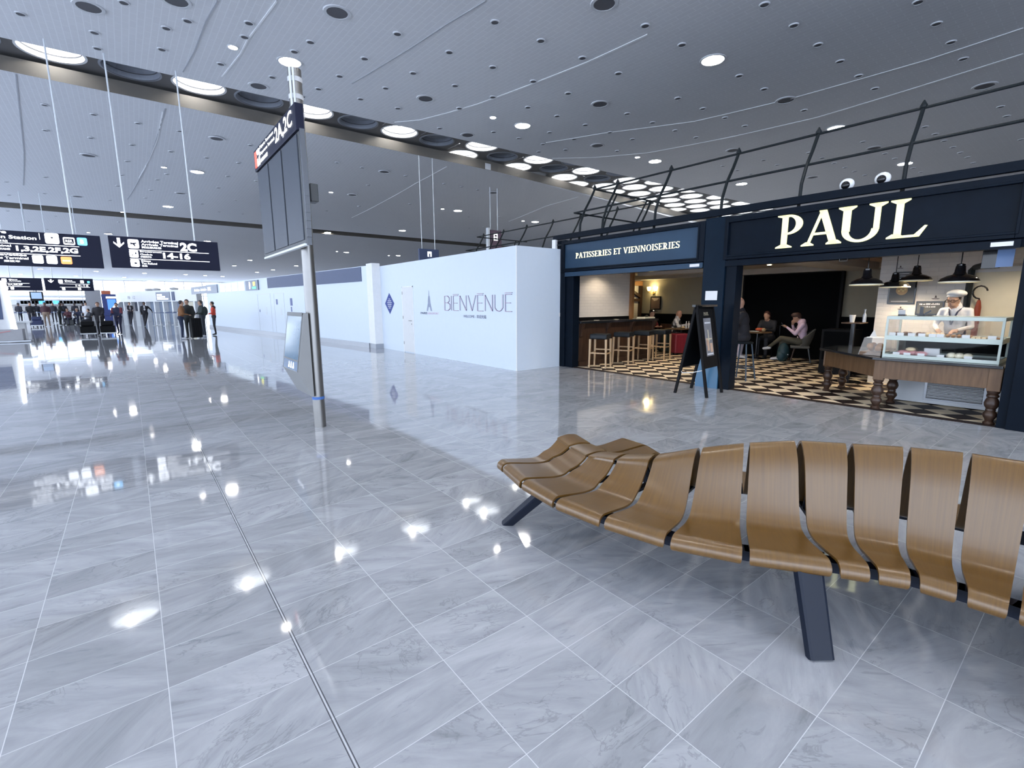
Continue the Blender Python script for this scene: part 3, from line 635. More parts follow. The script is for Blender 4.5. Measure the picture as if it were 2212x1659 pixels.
def bench_line(i):
    (px_, py_), a, h = LN[i]; a = math.radians(a); u = Vector((math.cos(a), math.sin(a), 0)); D = DL[i]
    prof = smooth_curve(bench_profile(D, h)); P0 = Vector((px_, py_, 0))
    top = [P0+u*s+Vector((0, 0, z)) for s, z in prof]
    bot = []
    for j in range(len(prof)):
        a_, b_ = prof[max(j-1, 0)], prof[min(j+1, len(prof)-1)]; dx, dz = b_[0]-a_[0], b_[1]-a_[1]; L_ = math.hypot(dx, dz) or 1
        bot.append(P0+u*(prof[j][0]+dz/L_*0.013)+Vector((0, 0, prof[j][1]-dx/L_*0.013)))
    return top, bot, u, P0, prof
BL = [bench_line(i) for i in range(len(LN))]
bench = thing('bench', 'serpentine double-sided bench of bent brown plywood seats on dark steel legs', 'bench', (2.3, 1.4, 0))
def seat_mesh(i):
    ta, ba = BL[i][0], BL[i][1]; tb, bb = BL[i+1][0], BL[i+1][1]; n = len(ta); mb = MB(); rows = []; ncol = 7
    for j in range(n):
        s = min(j, n-1-j); edge = 0.016 + (0.03*(1-s/9.0)**2 if s < 9 else 0)
        wd = (ta[j]-tb[j]).length; m0 = min(0.3, edge/max(wd, .06)); row = []
        for layer in ((ta, tb), (ba, bb)):
            for c in range(ncol):
                f = m0+(1-2*m0)*c/(ncol-1); row.append(layer[0][j].lerp(layer[1][j], f))
        rows.append(row)
    for r in rows: mb.v += [tuple(p) for p in r]
    W2 = ncol*2; uvs = []
    for j in range(n-1):
        for c in range(ncol-1):
            a = j*W2+c; mb.f.append((a, a+1, a+1+W2, a+W2)); b_ = a+ncol; mb.f.append((b_, b_+W2, b_+W2+1, b_+1))
        for c in (0, ncol-1):
            a = j*W2+c; mb.f.append((a, a+ncol, a+ncol+W2, a+W2))
    for j in (0, n-1):
        for c in range(ncol-1):
            a = j*W2+c; mb.f.append((a, a+1, a+1+ncol, a+ncol))
    return mb, n, W2, ncol
for i in range(len(LN)-1):
    mb, n, W2, ncol = seat_mesh(i)
    o = mb.build('seat_shell', 'bent_plywood', bench, smooth=True)
    uvl = o.data.uv_layers.new(name='uv')
    for poly in o.data.polygons:
        for li in poly.loop_indices:
            vi = o.data.loops[li].vertex_index; j, c = divmod(vi, W2); c %= ncol
            uvl.data[li].uv = (j*0.035+i*3.1, c*0.05+i*1.7)
# beams under the shells, cross arms in the gaps, splayed blade legs
for side in (0, 1):
    pts = []
    for i in range(len(LN)):
        _, _, u, P0, prof = BL[i]; s = 0.15 if side == 0 else 2*DL[i]-0.15; q = P0+u*s; pts.append(Vector((q.x, q.y, 0.315)))
    mb = MB()
    for a, b_ in zip(pts[:-1], pts[1:]): mb.beam(a, b_+(b_-a).normalized()*0.02, 0.07, 0.05)
    mb.build('beam', 'bench_steel', bench)
for i in range(0, len(LN)-1):
    ua, Pa = BL[i][2], BL[i][3]; ub, Pb = BL[i+1][2], BL[i+1][3]; u = ((ua+ub)/2).normalized(); P0 = (Pa+Pb)/2; D = (DL[i]+DL[i+1])/2; h = (LN[i][2]+LN[i+1][2])/2; mb = MB()
    mb.beam(P0+u*0.12+Vector((0,0,.338)), P0+u*(2*D-.12)+Vector((0,0,.338)), 0.04, 0.02)
    mb.beam(P0+u*(D-.16)+Vector((0,0,.34)), P0+u*(D-0.045)+Vector((0,0,h-.07)), 0.04, 0.012)
    mb.beam(P0+u*(D+.16)+Vector((0,0,.34)), P0+u*(D+0.045)+Vector((0,0,h-.07)), 0.04, 0.012)
    mb.build('seat_bracket', 'bench_steel', bench)
def blade(foot, top, wd, th, wdir):
    mb = MB(); foot, top = Vector(foot), Vector(top); wdir = Vector(wdir).normalized(); d = (top-foot).normalized(); nrm = d.cross(wdir).normalized()
    n = 8; rows = []
    for i in range(n+1):
        f = i/n; c = foot.lerp(top, f)+nrm*0.0
        w2 = wd*(0.5+0.06*f); c += Vector((0, 0, 0))
        rows.append([c+wdir*w2*a+nrm*th*b for a, b in ((-1,-.5),(-.8,-.62),(.8,-.62),(1,-.5),(1,.5),(.8,.62),(-.8,.62),(-1,.5))])
    for r in rows: mb.v += [tuple(p) for p in r]
    for i in range(n):
        for k in range(8): k2 = (k+1) % 8; mb.f.append((i*8+k, i*8+k2, (i+1)*8+k2, (i+1)*8+k))
    mb.f.append(tuple(range(8))[::-1]); mb.f.append(tuple(n*8+k for k in range(8)))
    return mb
blade((1.915, 2.49, 0.0), (1.93, 2.14, .33), .075, .04, (.75, -.65, 0)).build('leg', 'bench_steel', bench)
blade((2.185, .620, 0.0), (2.285, .735, .335), .105, .035, (.80, -.60, 0)).build('leg', 'bench_steel', bench)
for i_, a_ in ((2, (1.93, 2.14)), (7, (2.285, .735))):
    _, _, u, P0, prof = BL[i_]; q = P0+u*.22; MB().beam((a_[0], a_[1], .325), (q.x, q.y, .325), .07, .035).build('leg_arm', 'bench_steel', bench)
for i_, s_ in ((2, 1), (7, 1), (12, 0), (12, 1)):
    _, _, u, P0, prof = BL[i_]; D2 = 2*DL[i_]; q = P0+u*(D2-.2) if s_ else P0+u*.2; f_ = P0+u*(D2-.02) if s_ else P0-u*0.02
    blade((f_.x, f_.y, 0), (q.x, q.y, .33), .10, .035, (-u.y, u.x, 0)).build('leg', 'bench_steel', bench)
lb = MB(); lb.box((1.0, 1.0, 1.0), (1.0, 1.0, 1.0))
MB().obox((2.085, 2.365, .255), (.35, -.95, 0), (.6, .25, .77), (-.7, -.2, .6), .05, .04, .004).build('rating_plate', 'paper', bench)

# ------------------------------------------------ white hoardings
t = thing('hoarding', 'plain white boxed hoarding with a flush door and welcome lettering', 'hoarding', (6.75, 12, 0))
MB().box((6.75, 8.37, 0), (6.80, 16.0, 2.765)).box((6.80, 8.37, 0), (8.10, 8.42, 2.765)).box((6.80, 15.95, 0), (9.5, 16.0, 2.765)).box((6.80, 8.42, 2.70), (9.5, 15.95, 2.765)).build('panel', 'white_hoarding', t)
MB().box((6.742, 8.362, 0), (6.752, 8.385, 2.765)).build('corner_bead', 'white_paint', t)
d = MB().box((6.735, 13.40, 0.03), (6.752, 14.07, 2.01)).build('door', M('hoarding_door', (0.66, 0.67, 0.68), 0.4), t, bevel=0.003)
MB().box((6.738, 13.36, 0), (6.751, 13.395, 2.045)).box((6.738, 14.075, 0), (6.751, 14.11, 2.045)).box((6.738, 13.36, 2.012), (6.751, 14.11, 2.045)).build('door_frame', 'white_paint', t)
MB().tube([(6.70, 13.48, 1.00), (6.70, 13.62, 1.00)], 0.009).tube([(6.735, 13.49, 1.00), (6.70, 13.49, 1.00)], 0.008).lathe([(0.02, -0.004), (0.02, 0.0)], c=(6.733, 13.49, 0.90), axis='X', n=12).build('handle', 'steel', d)
b = MB()
for z in (0.25, 1.05, 1.80): b.box((6.728, 14.05, z), (6.737, 14.075, z+.09))
b.build('hinge', 'steel', d)
b = MB().prism([(0, -.345), (.36, 0), (0, .345), (-.36, 0)], (6.748, 15.06, 1.525), RW, UP, (-1,0,0), 0.003); dm = b.build('diamond_emblem', 'text_blue', t, label='dark blue diamond emblem with small white text lines')
tx = MB()
for k, wd in enumerate((.12, .26, .34, .30, .26, .14)): tx.box((6.742, 15.06-wd/2, 1.66-k*.058), (6.745, 15.06+wd/2, 1.68-k*.058))
tx.build('text_lines', 'text_white', dm)
tx = MB(); text(tx, 'PARIS', (6.747, 12.90, 1.215), RW, UP, height=0.062, width=.40, fat=0.01)
tx.build('paris_lettering', 'text_navy', t); tx = MB(); text(tx, 'AÉROPORT', (6.747, 12.47, 1.215), RW, UP, height=0.070, width=.64); tx.build('airport_lettering', 'text_rose', t)
tower = MB(); o_ = (6.747, 12.37, 1.31)
for pl in ([(-.16,0),(-.08,0),(-.035,.11),(.035,.11),(.08,0),(.16,0),(.085,.20),(-.085,.20)], [(-.085,.20),(-.045,.20),(-.012,.56),(-.03,.40)][:0] or [(-.085,.2),(-.05,.2),(-.028,.42),(-.04,.42)], [(.085,.2),(.05,.2),(.028,.42),(.04,.42)], [(-.03,.2),(.03,.2),(.006,.58),(-.006,.58)]):
    tower.prism(pl, o_, RW, UP, (-1,0,0), 0.002)
tower.build('tower_emblem', 'tower_grey', t)
LET = {'B': [[(0,0),(0,1),(.22,1),(.34,.86),(.34,.66),(.22,.53),(0,.53)], [(.22,.53),(.38,.42),(.38,.12),(.24,0),(0,0)]], 'I': [[(0,0),(0,1)]], 'E': [[(.34,0),(0,0),(0,1),(.34,1)], [(0,.5),(.28,.5)], [(-.02,1.09),(.36,1.09)]],
       'N': [[(0,0),(0,1),(.42,0),(.42,1)]], 'V': [[(0,1),(.24,0),(.48,1)]], 'U': [[(0,1),(0,.22),(.1,.05),(.22,0),(.34,.05),(.44,.22),(.44,1)]]}
def stroke_word(mat, off, name):
    mb = MB(); x = 0
    for ch, adv in zip('BIENVENUE', (.46, .12, .44, .53, .56, .44, .53, .55, .44)):
        for pl in LET[ch]:
            for (a, b_), (c, d_) in zip(pl[:-1], pl[1:]):
                p = Vector((6.747+off*0.02, 11.48-(x+a)*.715-off, 1.335+b_*.385)); q = Vector((6.747+off*0.02, 11.48-(x+c)*.715-off, 1.335+d_*.385)); mb.beam(p, q, 0.013 if off == 0 else 0.007, 0.004, up=(-1,0,0))
        x += adv+.02
    mb.build(name, mat, t)
stroke_word('text_navy', 0.0, 'welcome_lettering'); stroke_word('text_rose', -0.035, 'welcome_lettering_rose')  # rose second line is print beside the navy strokes
tx = MB(); text(tx, 'WELCOME - 欢迎光临', (6.747, 10.56, 1.155), RW, UP, height=0.085, width=1.02); tx.build('small_lettering', 'text_navy', t)

# the longer clinic-like white wall behind it, set at a slight angle
P0, P1 = Vector((6.47, 16.22, 0)), Vector((4.10, 38.0, 0)); dw = (P1-P0).normalized(); nw = Vector((-dw.y, dw.x, 0)); nw = nw if nw.x < 0 else -nw
def wp(s, z, o=0.0): p = P0+dw*s+nw*o; return Vector((p.x, p.y, z))
LW = (P1-P0).length
def wbox(s0, s1, z0, z1, o0, o1): return MB().add([wp(s0,z0,o0), wp(s1,z0,o0), wp(s1,z0,o1), wp(s0,z0,o1), wp(s0,z1,o0), wp(s1,z1,o0), wp(s1,z1,o1), wp(s0,z1,o1)], [(0,3,2,1),(4,5,6,7),(0,1,5,4),(1,2,6,5),(2,3,7,6),(3,0,4,7)])
t = thing('partition', 'long white partition with dark blue band along its top', 'partition', (6, 20, 0))
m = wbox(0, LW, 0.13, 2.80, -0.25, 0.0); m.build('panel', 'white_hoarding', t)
m = MB().box((6.47, 15.72, 0.13), (6.75, 16.22, 2.86)); m.v += []; m.build('end_post', 'white_paint', t)
wbox(0.35, 9.9, 2.29, 2.78, 0.0, 0.02).build('blue_band', 'navy_band', t, label='plain dark blue band')
wbox(0, LW, 0.0, 0.16, -0.2, 0.045).build('plinth', 'steel_plinth', t)
MB().box((6.46, 15.70, 0), (6.90, 16.20, 0.16)).build('plinth', 'steel_plinth', t)
wbox(11.2, 13.2, 2.24, 2.74, 0.0, 0.06).build('clock_sign', M('grey_blue', (0.16, 0.19, 0.26), 0.4), t)
def wtext(name, s_, s, z, h, wd, mat, o=0.066, **k): tx = MB(); text(tx, s_, wp(s, z, o), -dw, UP, height=h, width=wd, **k); return tx.build(name, mat, t)
c = wp(12.55, 2.49, .066); MB().lathe([(.19, 0), (.19, .012)], c=c, axis='X', n=20).build('clock_face', 'sign_light', t)
wbox(11.5, 12.1, 2.30, 2.42, 0.0, 0.068).build('green_tile', M('sign_green', (.1, .7, .3), .4, emit=(.06, .6, .25), es=1.0), t); wbox(11.6, 11.95, 2.46, 2.66, 0.0, 0.068).build('yellow_tile', M('sign_yellow', (.8, .7, .1), .4, emit=(.8, .65, .08), es=.9), t)
for k in range(4): wbox(13.5+k*1.25, 14.6+k*1.25, 2.26, 2.72, 0, 0.04).build('window_light', 'daylight_glass' if False else M('pale_window', (.7, .75, .78), .2, emit=(.7, .8, .85), es=.4), t)
wbox(19.0, 26.0, 2.24, 2.74, 0.0, 0.05).build('toilet_sign', M('grey_sign', (0.20, 0.23, 0.29), .4), t)
wtext('lettering', 'Arrivées - Arrivals - 到达', 25.0, 2.40, .24, 4.6, 'sign_light')
t2 = t
for k, (s0, s1) in enumerate(((8.6, 10.1), (6.4, 8.3))): pass
dr = MB()
def wline(mb, s0, z0, s1, z1, w=.012): mb.beam(wp(s0, z0, .004), wp(s1, z1, .004), w, .006, up=nw)
for s0, s1 in ((7.9, 9.2), (9.7, 11.6)):
    wline(dr, s0, .18, s0, 2.02); wline(dr, s1, .18, s1, 2.02); wline(dr, s0, 2.02, s1, 2.02, .02)
dr.build('door_outline', 'lamp_ring', t)
bx = MB()
for s0, s1, z0, z1 in ((6.9, 7.15, 1.45, 1.78), (7.0, 7.12, 1.18, 1.40), (8.75, 8.95, 1.50, 1.75), (11.35, 11.45, 1.12, 1.25)):
    m = wbox(s0, s1, z0, z1, 0, .006); bx.add(m.v, m.f)
bx.build('blue_notice', M('notice_blue', (.10, .13, .30), .5), t)
bx = MB()
for k in range(5):
    for s0 in (8.25, 10.3): m = wbox(s0, s0+.22, 1.02+k*.075, 1.05+k*.075, 0, .005); bx.add(m.v, m.f)
bx.build('fine_print', 'lamp_ring', t)
wbox(5.0, 5.25, 1.70, 1.92, 0, .006).build('red_notice', M('notice_red', (.55, .22, .22), .5), t)
# ------------------------------------------------ bakery: shell
XF = 8.15
sf = MB().box((8.08, 8.22, 0), (8.30, 8.63, 2.96)).box((8.12, 7.98, 0), (8.34, 8.22, 2.2))                       # left jamb
sf.box((8.14, -2.4, 0), (8.40, 0.785, 2.96)).box((8.10, -2.4, 0), (8.16, 0.70, 2.96))
sf.box((8.10, -2.4, 2.985), (8.17, 8.66, 3.10)).box((8.16, -2.4, 2.14), (8.42, 8.3, 2.86))
struct('wall_front', sf, 'shop_navy', bevel=0.006)
pl = MB().box((8.06, 4.32, 0), (8.30, 4.72, 2.96)); struct('wall_front', MB().box((8.10, 4.13, 0), (8.32, 4.318, 2.30)), 'shop_navy')
t = thing('pillar', 'glossy blue-black square pillar between the two bakery openings', 'pillar', (8.18, 4.45, 0)); pl.build('shaft', 'shop_column', t, bevel=0.01)
MB().box((8.045, 4.31, 0), (8.07, 4.735, 0.52)).build('base_plate', M('blue_sheet', (0.045, 0.14, 0.25), 0.25), t, label='mid blue metal base plate')
tag = MB().box((8.052, 4.42, 1.56), (8.058, 4.64, 1.72)).build('notice', 'sign_light' if False else 'paper', None, label='white paper notice taped to the blue-black pillar', cat='notice')
struct('ceiling', MB().box((8.42, -0.5, 2.44), (14.6, 8.7, 2.5)).box((11, 8.7, 2.44), (14.6, 11, 2.5)), 'grey_ceiling')
struct('ceiling', MB().box((8.42, -2.4, 2.78), (14.6, 8.66, 2.84)).box((14.5, -2.4, 2.4), (14.6, 11, 2.84)), 'black_wall')
struct('wall_left', MB().box((8.34, 8.60, 0), (11.0, 8.70, 2.45)), 'white_painted_brick')
struct('trim_6', MB().box((8.34, 8.585, 0), (11.0, 8.602, 1.155)), 'black_wall')
struct('wall_left', MB().box((10.98, 8.64, 0), (11.06, 10.9, 2.45)).box((11.0, 10.75, 0), (14.4, 10.85, 2.45)), 'white_painted_brick')
struct('wall_back', MB().box((14.35, -0.5, 0), (14.45, 10.9, 2.45)), 'beige_wall')
struct('trim_7', MB().box((14.32, 2.6, 0), (14.35, 10.8, 1.14)), 'black_wall')
struct('trim_8', MB().box((13.9, 2.8, 2.29), (14.36, 10.8, 2.44)), 'grey_ceiling')
struct('wall_partition', MB().box((10.92, 0.1, 0), (11.05, 2.86, 2.44)).box((11.05, 2.76, 0), (14.4, 2.86, 2.44)), 'white_painted_brick')
struct('wall_side', MB().box((8.40, 0.1, 0), (11.0, 0.2, 2.44)), 'cream')
t = thing('black_panel', 'large matt black folding panel covering the back of the seating area', 'wall panel', (14.2, 5.7, 0))
MB().box((14.22, 4.52, 0.0), (14.31, 6.95, 2.27)).build('panel', 'black_wall', t)
MB().box((14.18, 4.46, 0), (14.31, 4.52, 2.28)).box((14.18, 6.95, 0), (14.31, 7.0, 2.28)).box((14.18, 4.46, 2.27), (14.31, 7.0, 2.31)).build('frame', 'matt_black', t)
# timber: post, braced frame, beams
t = thing('timber_post', 'orange-brown timber post at the end of the white brick wall', 'post', (11.05, 8.6, 0)); MB().box((10.98, 8.52, 0), (11.10, 8.66, 2.44)).build('post', 'orange_oak', t, bevel=.006)
t = thing('half_timbering', 'half-timbered frame with a diagonal brace on the white recess wall', 'timber frame', (13.7, 10.7, 0))
MB().box((13.15, 10.66, 2.1), (14.34, 10.75, 2.26)).build('top_beam', 'orange_oak', t, bevel=.006); MB().box((14.22, 10.66, 0), (14.34, 10.75, 2.10)).box((13.05, 10.66, 0), (13.2, 10.75, 2.2)).build('stud', 'dark_oak', t)
MB().beam((13.2, 10.70, 2.14), (14.28, 10.70, 1.72), .09, .10).build('brace', 'dark_oak', t); MB().box((13.2, 10.67, 1.56), (14.22, 10.74, 1.66)).build('rail', 'dark_oak', t)
t = thing('ceiling_beam', 'brown timber boards lining the ceiling behind the large lit letters', 'ceiling beam', (8.8, 2.5, 2.3)); 
MB().box((8.44, 0.25, 2.20), (8.72, 4.1, 2.44)).build('front_beam', 'orange_oak', t, bevel=.008); MB().box((8.72, 0.3, 2.27), (10.9, 0.62, 2.44)).box((8.72, 2.9, 2.30), (13.9, 3.15, 2.44)).box((8.72, 1.5, 2.34), (10.9, 1.72, 2.44)).build('cross_beam', 'orange_oak', t, bevel=.008)
t = thing('ceiling_beam', 'pale plaster beam lit from below inside the left part of the wide opening', 'ceiling beam', (9.5, 4.6, 2.3)); MB().box((8.8, 3.6, 2.24), (13.6, 4.2, 2.44)).build('beam', 'grey_ceiling', t, bevel=.01)
t = thing('ceiling_beam', 'taupe plaster beam above the bar seen through the left opening', 'ceiling beam', (11, 7, 2.3)); MB().box((11.3, 6.4, 2.26), (11.8, 8.6, 2.44)).build('beam', 'grey_ceiling', t, bevel=.01)
# fascia signs
def fascia(y0, y1, z0, z1, iy0, iy1, iz0, iz1, label, pmat):
    t = thing('fascia_sign', label, 'sign', (8.05, y0, z0)); 
    f = MB().box((8.05, y0, z0), (8.17, iy0, z1)).box((8.05, iy1, z0), (8.17, y1, z1)).box((8.05, iy0, z0), (8.17, iy1, iz0)).box((8.05, iy0, iz1), (8.17, iy1, z1)).build('frame', 'shop_navy', t, bevel=.008)
    MB().box((8.035, iy0-.03, iz0-.03), (8.055, iy0, iz1+.03)).box((8.035, iy1, iz0-.03), (8.055, iy1+.03, iz1+.03)).box((8.035, iy0, iz0-.03), (8.055, iy1, iz0)).box((8.035, iy0, iz1), (8.055, iy1, iz1+.03)).build('moulding', 'shop_navy', t, bevel=.006)
    MB().box((8.085, iy0, iz0), (8.16, iy1, iz1)).build('panel', pmat, t); return t
t = fascia(0.80, 4.36, 2.235, 2.94, 0.88, 4.29, 2.31, 2.84, 'wide black fascia sign with very large glowing yellow-white serif letters', 'shop_navy')
def roman_child(word, o, h, wd, mat, par, name, depth=.02): mb = MB(); roman(mb, word, o, RW, UP, h, wd, depth); return mb.build(name, mat, par)
for word, y, wd in (('P', 3.515, .37), ('A', 3.14, .51), ('U', 2.685, .57), ('L', 2.10, .42)): roman_child(word, (8.085, y, 2.35), .49, wd, 'letter_yellow', t, 'letter')
t = fascia(4.72, 8.32, 2.235, 2.93, 4.85, 8.225, 2.31, 2.85, 'blue fascia sign with small cream serif lettering above the left opening', 'shop_navy_sheen')
roman_child('PATISSERIES ET VIENNOISERIES', (8.085, 7.875, 2.52), .118, 2.65, 'letter_cream', t, 'lettering', .012)
for y0, y1, lab in ((4.74, 8.21, 'slim blue roller shutter housing under the blue fascia sign'), (0.82, 4.34, 'slim dark roller shutter housing under the large lit letters')):
    t = thing('shutter_box', lab, 'shutter', (8.1, y0, 2.13)); MB().box((8.07, y0, 2.135), (8.16, y1, 2.225)).build('housing', 'shop_navy_sheen' if y0 > 4 else 'shop_navy', t, bevel=.004)
    MB().box((8.062, y0, 2.128), (8.09, y1, 2.142)).build('guide_rail', 'shop_navy_sheen' if y0 > 4 else 'shop_navy', t)
    MB().box((8.064, y0+.06, 2.155), (8.071, y0+.25, 2.205)).build('sticker', 'paper', t)
    MB().tube([(8.11, (y0+y1)/2+.05, 2.13), (8.10, (y0+y1)/2+.05, 2.10), (8.10, (y0+y1)/2-.05, 2.10), (8.11, (y0+y1)/2-.05, 2.13)], .006).build('pull_handle', 'steel', t)
# gallery rails on the roof
def gallery(name_lab, x0, ys, ycor, zb):
    t = thing('roof_railing', name_lab, 'railing', (x0, ys[0], zb))
    for y in ys:
        P_ = [(x0, y, zb-.25), (x0+.04, y, zb+.2), (x0+.17, y, 3.615), (x0+.34, y, 3.86), (x0+.50, y, 4.13)]
        MB().tube(P_, .026, n=8).lathe([(.045, 0), (.045, .03), (.008, .10)], c=(x0+.50, y, 4.13), n=8).build('upright', 'iron_rail', t)
    y0 = min(ys)-1.6 if ycor < 8.5 and x0 < 9 else min(ys)-0.1
    MB().tube([(x0+.50, y0, 4.13), (x0+.50, ycor, 4.13), (x0+3.1, ycor, 4.13)], .020).build('top_rail', 'iron_rail', t)
    MB().tube([(x0+.17, y0, 3.615), (x0+.17, ycor+.33, 3.615), (x0+3.1, ycor+.33, 3.615)], .020).build('lower_rail', 'iron_rail', t)
    for k in (1.3, 2.5):
        MB().tube([(x0+k, ycor+.52, zb-.05), (x0+k, ycor+.33, 3.615), (x0+k, ycor, 4.13)], .022, n=8).build('upright', 'iron_rail', t)
gallery('black curved iron gallery rail on the roof of the dark bakery front', 8.30, [0.78, 2.045, 3.328, 4.60, 5.968, 7.322, 8.0], 8.0, 3.12)
gallery('black curved iron gallery rail farther back, rising over the plain white hoarding', 10.70, [8.2, 9.3, 10.74, 11.97, 13.31, 14.65, 15.94], 16.4, 3.12)
t = thing('neighbour_unit', 'low dark shop block carrying the farther gallery rail', 'shop unit', (12, 12, 0)); MB().box((10.68, 11.05, 0), (14.5, 16.95, 3.05)).box((10.68, 8.75, 3.02), (14.5, 11.05, 3.05)).build('block', 'shop_navy', t)
for (y, lab) in ((2.68, 'left dome camera of the pair on top of the bakery fascia'), (2.26, 'right dome camera of the pair on top of the bakery fascia')):
    t = thing('dome_camera', lab, 'security camera', (8.22, y, 3.1)); MB().ell((8.24, y, 3.175), (.06, .095, .085), 16, 10).build('housing', 'white_paint', t, smooth=True)
    MB().ell((8.185, y, 3.16), (.045, .055, .055), 14, 8).build('dome', 'enamel_black', t, smooth=True); MB().box((8.2, y-.05, 3.09), (8.3, y+.05, 3.12)).build('foot', 'white_paint', t)
t = thing('wall_camera', 'small white box camera on an arm at the left end of the bakery fascia', 'security camera', (8.05, 8.5, 2.85)); MB().box((7.93, 8.42, 2.76), (8.03, 8.52, 2.98), rz=.3).build('housing', 'white_paint', t, bevel=.015)
MB().beam((8.02, 8.45, 2.86), (8.10, 8.30, 2.86), .03, .03).build('arm', 'iron_rail', t)
t = thing('wall_switch', 'small white box switch on the dark left jamb of the bakery', 'switch', (8.07, 8.4, 1.24)); MB().box((8.05, 8.36, 1.20), (8.08, 8.44, 1.29)).build('box', 'white_paint', t, bevel=.004); MB().box((8.045, 8.38, 1.225), (8.05, 8.42, 1.265)).build('plate', 'lamp_ring', t)
t = thing('hanging_screen', 'tilted dark double screen hanging at the top right of the wide opening', 'screen', (8.6, 1.0, 2.0)); 
MB().obox((8.52, 1.10, 2.045), (.15, 1, .0), (1, -.15, 0), (0, 0, 1), .17, .05, .24).build('casing', 'enamel_black', t, bevel=.006)
MB().obox((8.40, 0.965, 2.05), (.05, 1, 0), (1, -.05, 0), (.1, 0, 1), .15, .02, .235).build('screen', M('screen_blue', (.10, .16, .30), .15, emit=(.12, .2, .4), es=.25), t)
MB().tube([(8.55, 1.1, 2.1), (8.6, 1.1, 2.21)], .015).build('bracket', 'iron_rail', t)
t = thing('pipe_rail', 'black iron pipe arm running from screen to the dark upright', 'pipe', (10.5, 1.6, 2)); MB().tube([(10.75, 1.60, 0.0), (10.75, 1.60, 2.02), (10.7, 1.55, 2.06), (10.2, 1.27, 2.09)], .045).build('pipe', 'iron_rail', t); MB().ell((10.45, 1.41, 2.075), (.065, .065, .065)).build('joint', 'iron_rail', t)
t = thing('cream_door', 'tall cream panelled door behind the glass display', 'door', (10.86, 1.3, 0)); MB().box((10.87, 0.86, 0), (10.915, 1.64, 2.06)).build('door_frame', 'lamp_ring', t); MB().box((10.85, 0.98, 0.02), (10.875, 1.56, 1.98)).build('panel', 'cream', t, bevel=.004)
t = thing('fire_extinguisher', 'orange-red cylinder with black hose between uniformed server and cream door', 'extinguisher', (10.7, 1.5, 0)); MB().lathe([(.036, .9), (.040, .92), (.040, 1.42), (.028, 1.50), (.018, 1.54)], c=(10.62, 1.44, 0), n=16).build('cylinder', M('ext_red', (.20, .03, .012), .4), t, smooth=True)
MB().tube([(10.62, 1.44, 1.54)]+[(10.62, 1.44+.085*math.sin(a), 1.66+.10*-math.cos(a)) for a in [i*PI/7 for i in range(0, 11)]], .012).build('hose', 'enamel_black', t); MB().box((10.66, 1.38, .0), (10.75, 1.50, .95)).build('bracket', 'iron_rail', t)
# posters on the white wall
def on_wall(u, v, x=10.915): return gx(u, v, x)
def c5(x, y): return (1540+x/3.292, 480+y/3.292)
def poster(c, label, name='menu_board', deco=True):
    a = [on_wall(*c5(*p)) for p in c]; y1 = (a[0].y+a[3].y)/2; y0 = (a[1].y+a[2].y)/2; z1 = (a[0].z+a[1].z)/2; z0 = (a[2].z+a[3].z)/2
    t = thing(name, label, 'menu board', (10.9, y0, z0)); MB().box((10.895, y0, z0), (10.917, y1, z1)).build('board', 'enamel_black', t, bevel=.004)
    MB().box((10.890, y0+.02, z0+.02), (10.896, y1-.02, z1-.02)).build('print', M('slate_print', (.09, .095, .10), .5), t); return t, y0, y1, z0, z1
t, y0, y1, z0, z1 = poster([(1255,400),(1450,420),(1440,582),(1243,582)], 'black framed picture board showing a round filled dish')
yc, zc_ = (y0+y1)/2, (z0+z1)/2+.03
MB().lathe([(.085, 0), (.085, .002)], c=(10.884, yc, zc_), axis='X', n=24).build('dish_picture', M('dish_brown', (.45, .30, .16), .6), t)
m = MB(); [m.ell((10.883, yc-.05+.03*k, zc_+.012*(-1)**k), (.002, .018, .014), 8, 6) for k in range(4)]; m.build('filling_picture', M('filling_yellow', (.75, .62, .30), .6), t)
MB().box((10.886, y1-.30, z0+.045), (10.890, y1-.06, z0+.052)).build('caption_line', 'text_white', t)
t, y0, y1, z0, z1 = poster([(1445,562),(1650,562),(1640,660),(1440,660)], 'small dark slate sign with two lines of white handwriting beside the picture board')
random.seed(3); tx = MB(); yy = y1-.05
while yy > y0+.06:
    d_ = random.uniform(.010, .022); tx.box((10.886, yy-d_, z1-.062), (10.890, yy, z1-.062+random.uniform(.016, .030))); yy -= d_+random.choice((.004, .004, .012))
yy = y1-.10
while yy > y0+.12:
    d_ = random.uniform(.010, .020); tx.box((10.886, yy-d_, z1-.105), (10.890, yy, z1-.105+random.uniform(.012, .022))); yy -= d_+random.choice((.004, .012))
tx.build('chalk_strokes', 'text_white', t)
t, y0, y1, z0, z1 = poster([(1285,345),(1425,360),(1420,415),(1285,415)], 'dark slate list board high on the white wall behind two pendant lamps')
m = MB()
for k in range(3): m.box((10.885, y0+.05, z1-.04-.04*k), (10.889, y1-.04, z1-.03-.04*k))
m.build('lettering', 'lamp_ring', t)
m = MB()
for (u, v, s_, w_) in ((1335, 320, .05, 'above the slate list board'), (1335, 610, .05, 'just above the till'), (1585, 535, .06, 'above the small slate sign')):
    m = MB(); p = on_wall(*c5(u, v)); m.add([p+Vector((-.004, s_, -.3*s_)), p+Vector((-.004, -s_, -.3*s_)), p+Vector((-.004, -.6*s_, -.5*s_)), p+Vector((-.004, .6*s_, -.5*s_))], [(0,1,2,3)]); m.add([p+Vector((-.004, .3*s_, -.1*s_)), p+Vector((-.004, -.3*s_, -.1*s_)), p+Vector((-.004, 0, .7*s_))], [(0,1,2)]); m.build('wall_motif', 'dark_oak', None, label='small brown drawing printed on the white wall '+w_, cat='wall drawing')

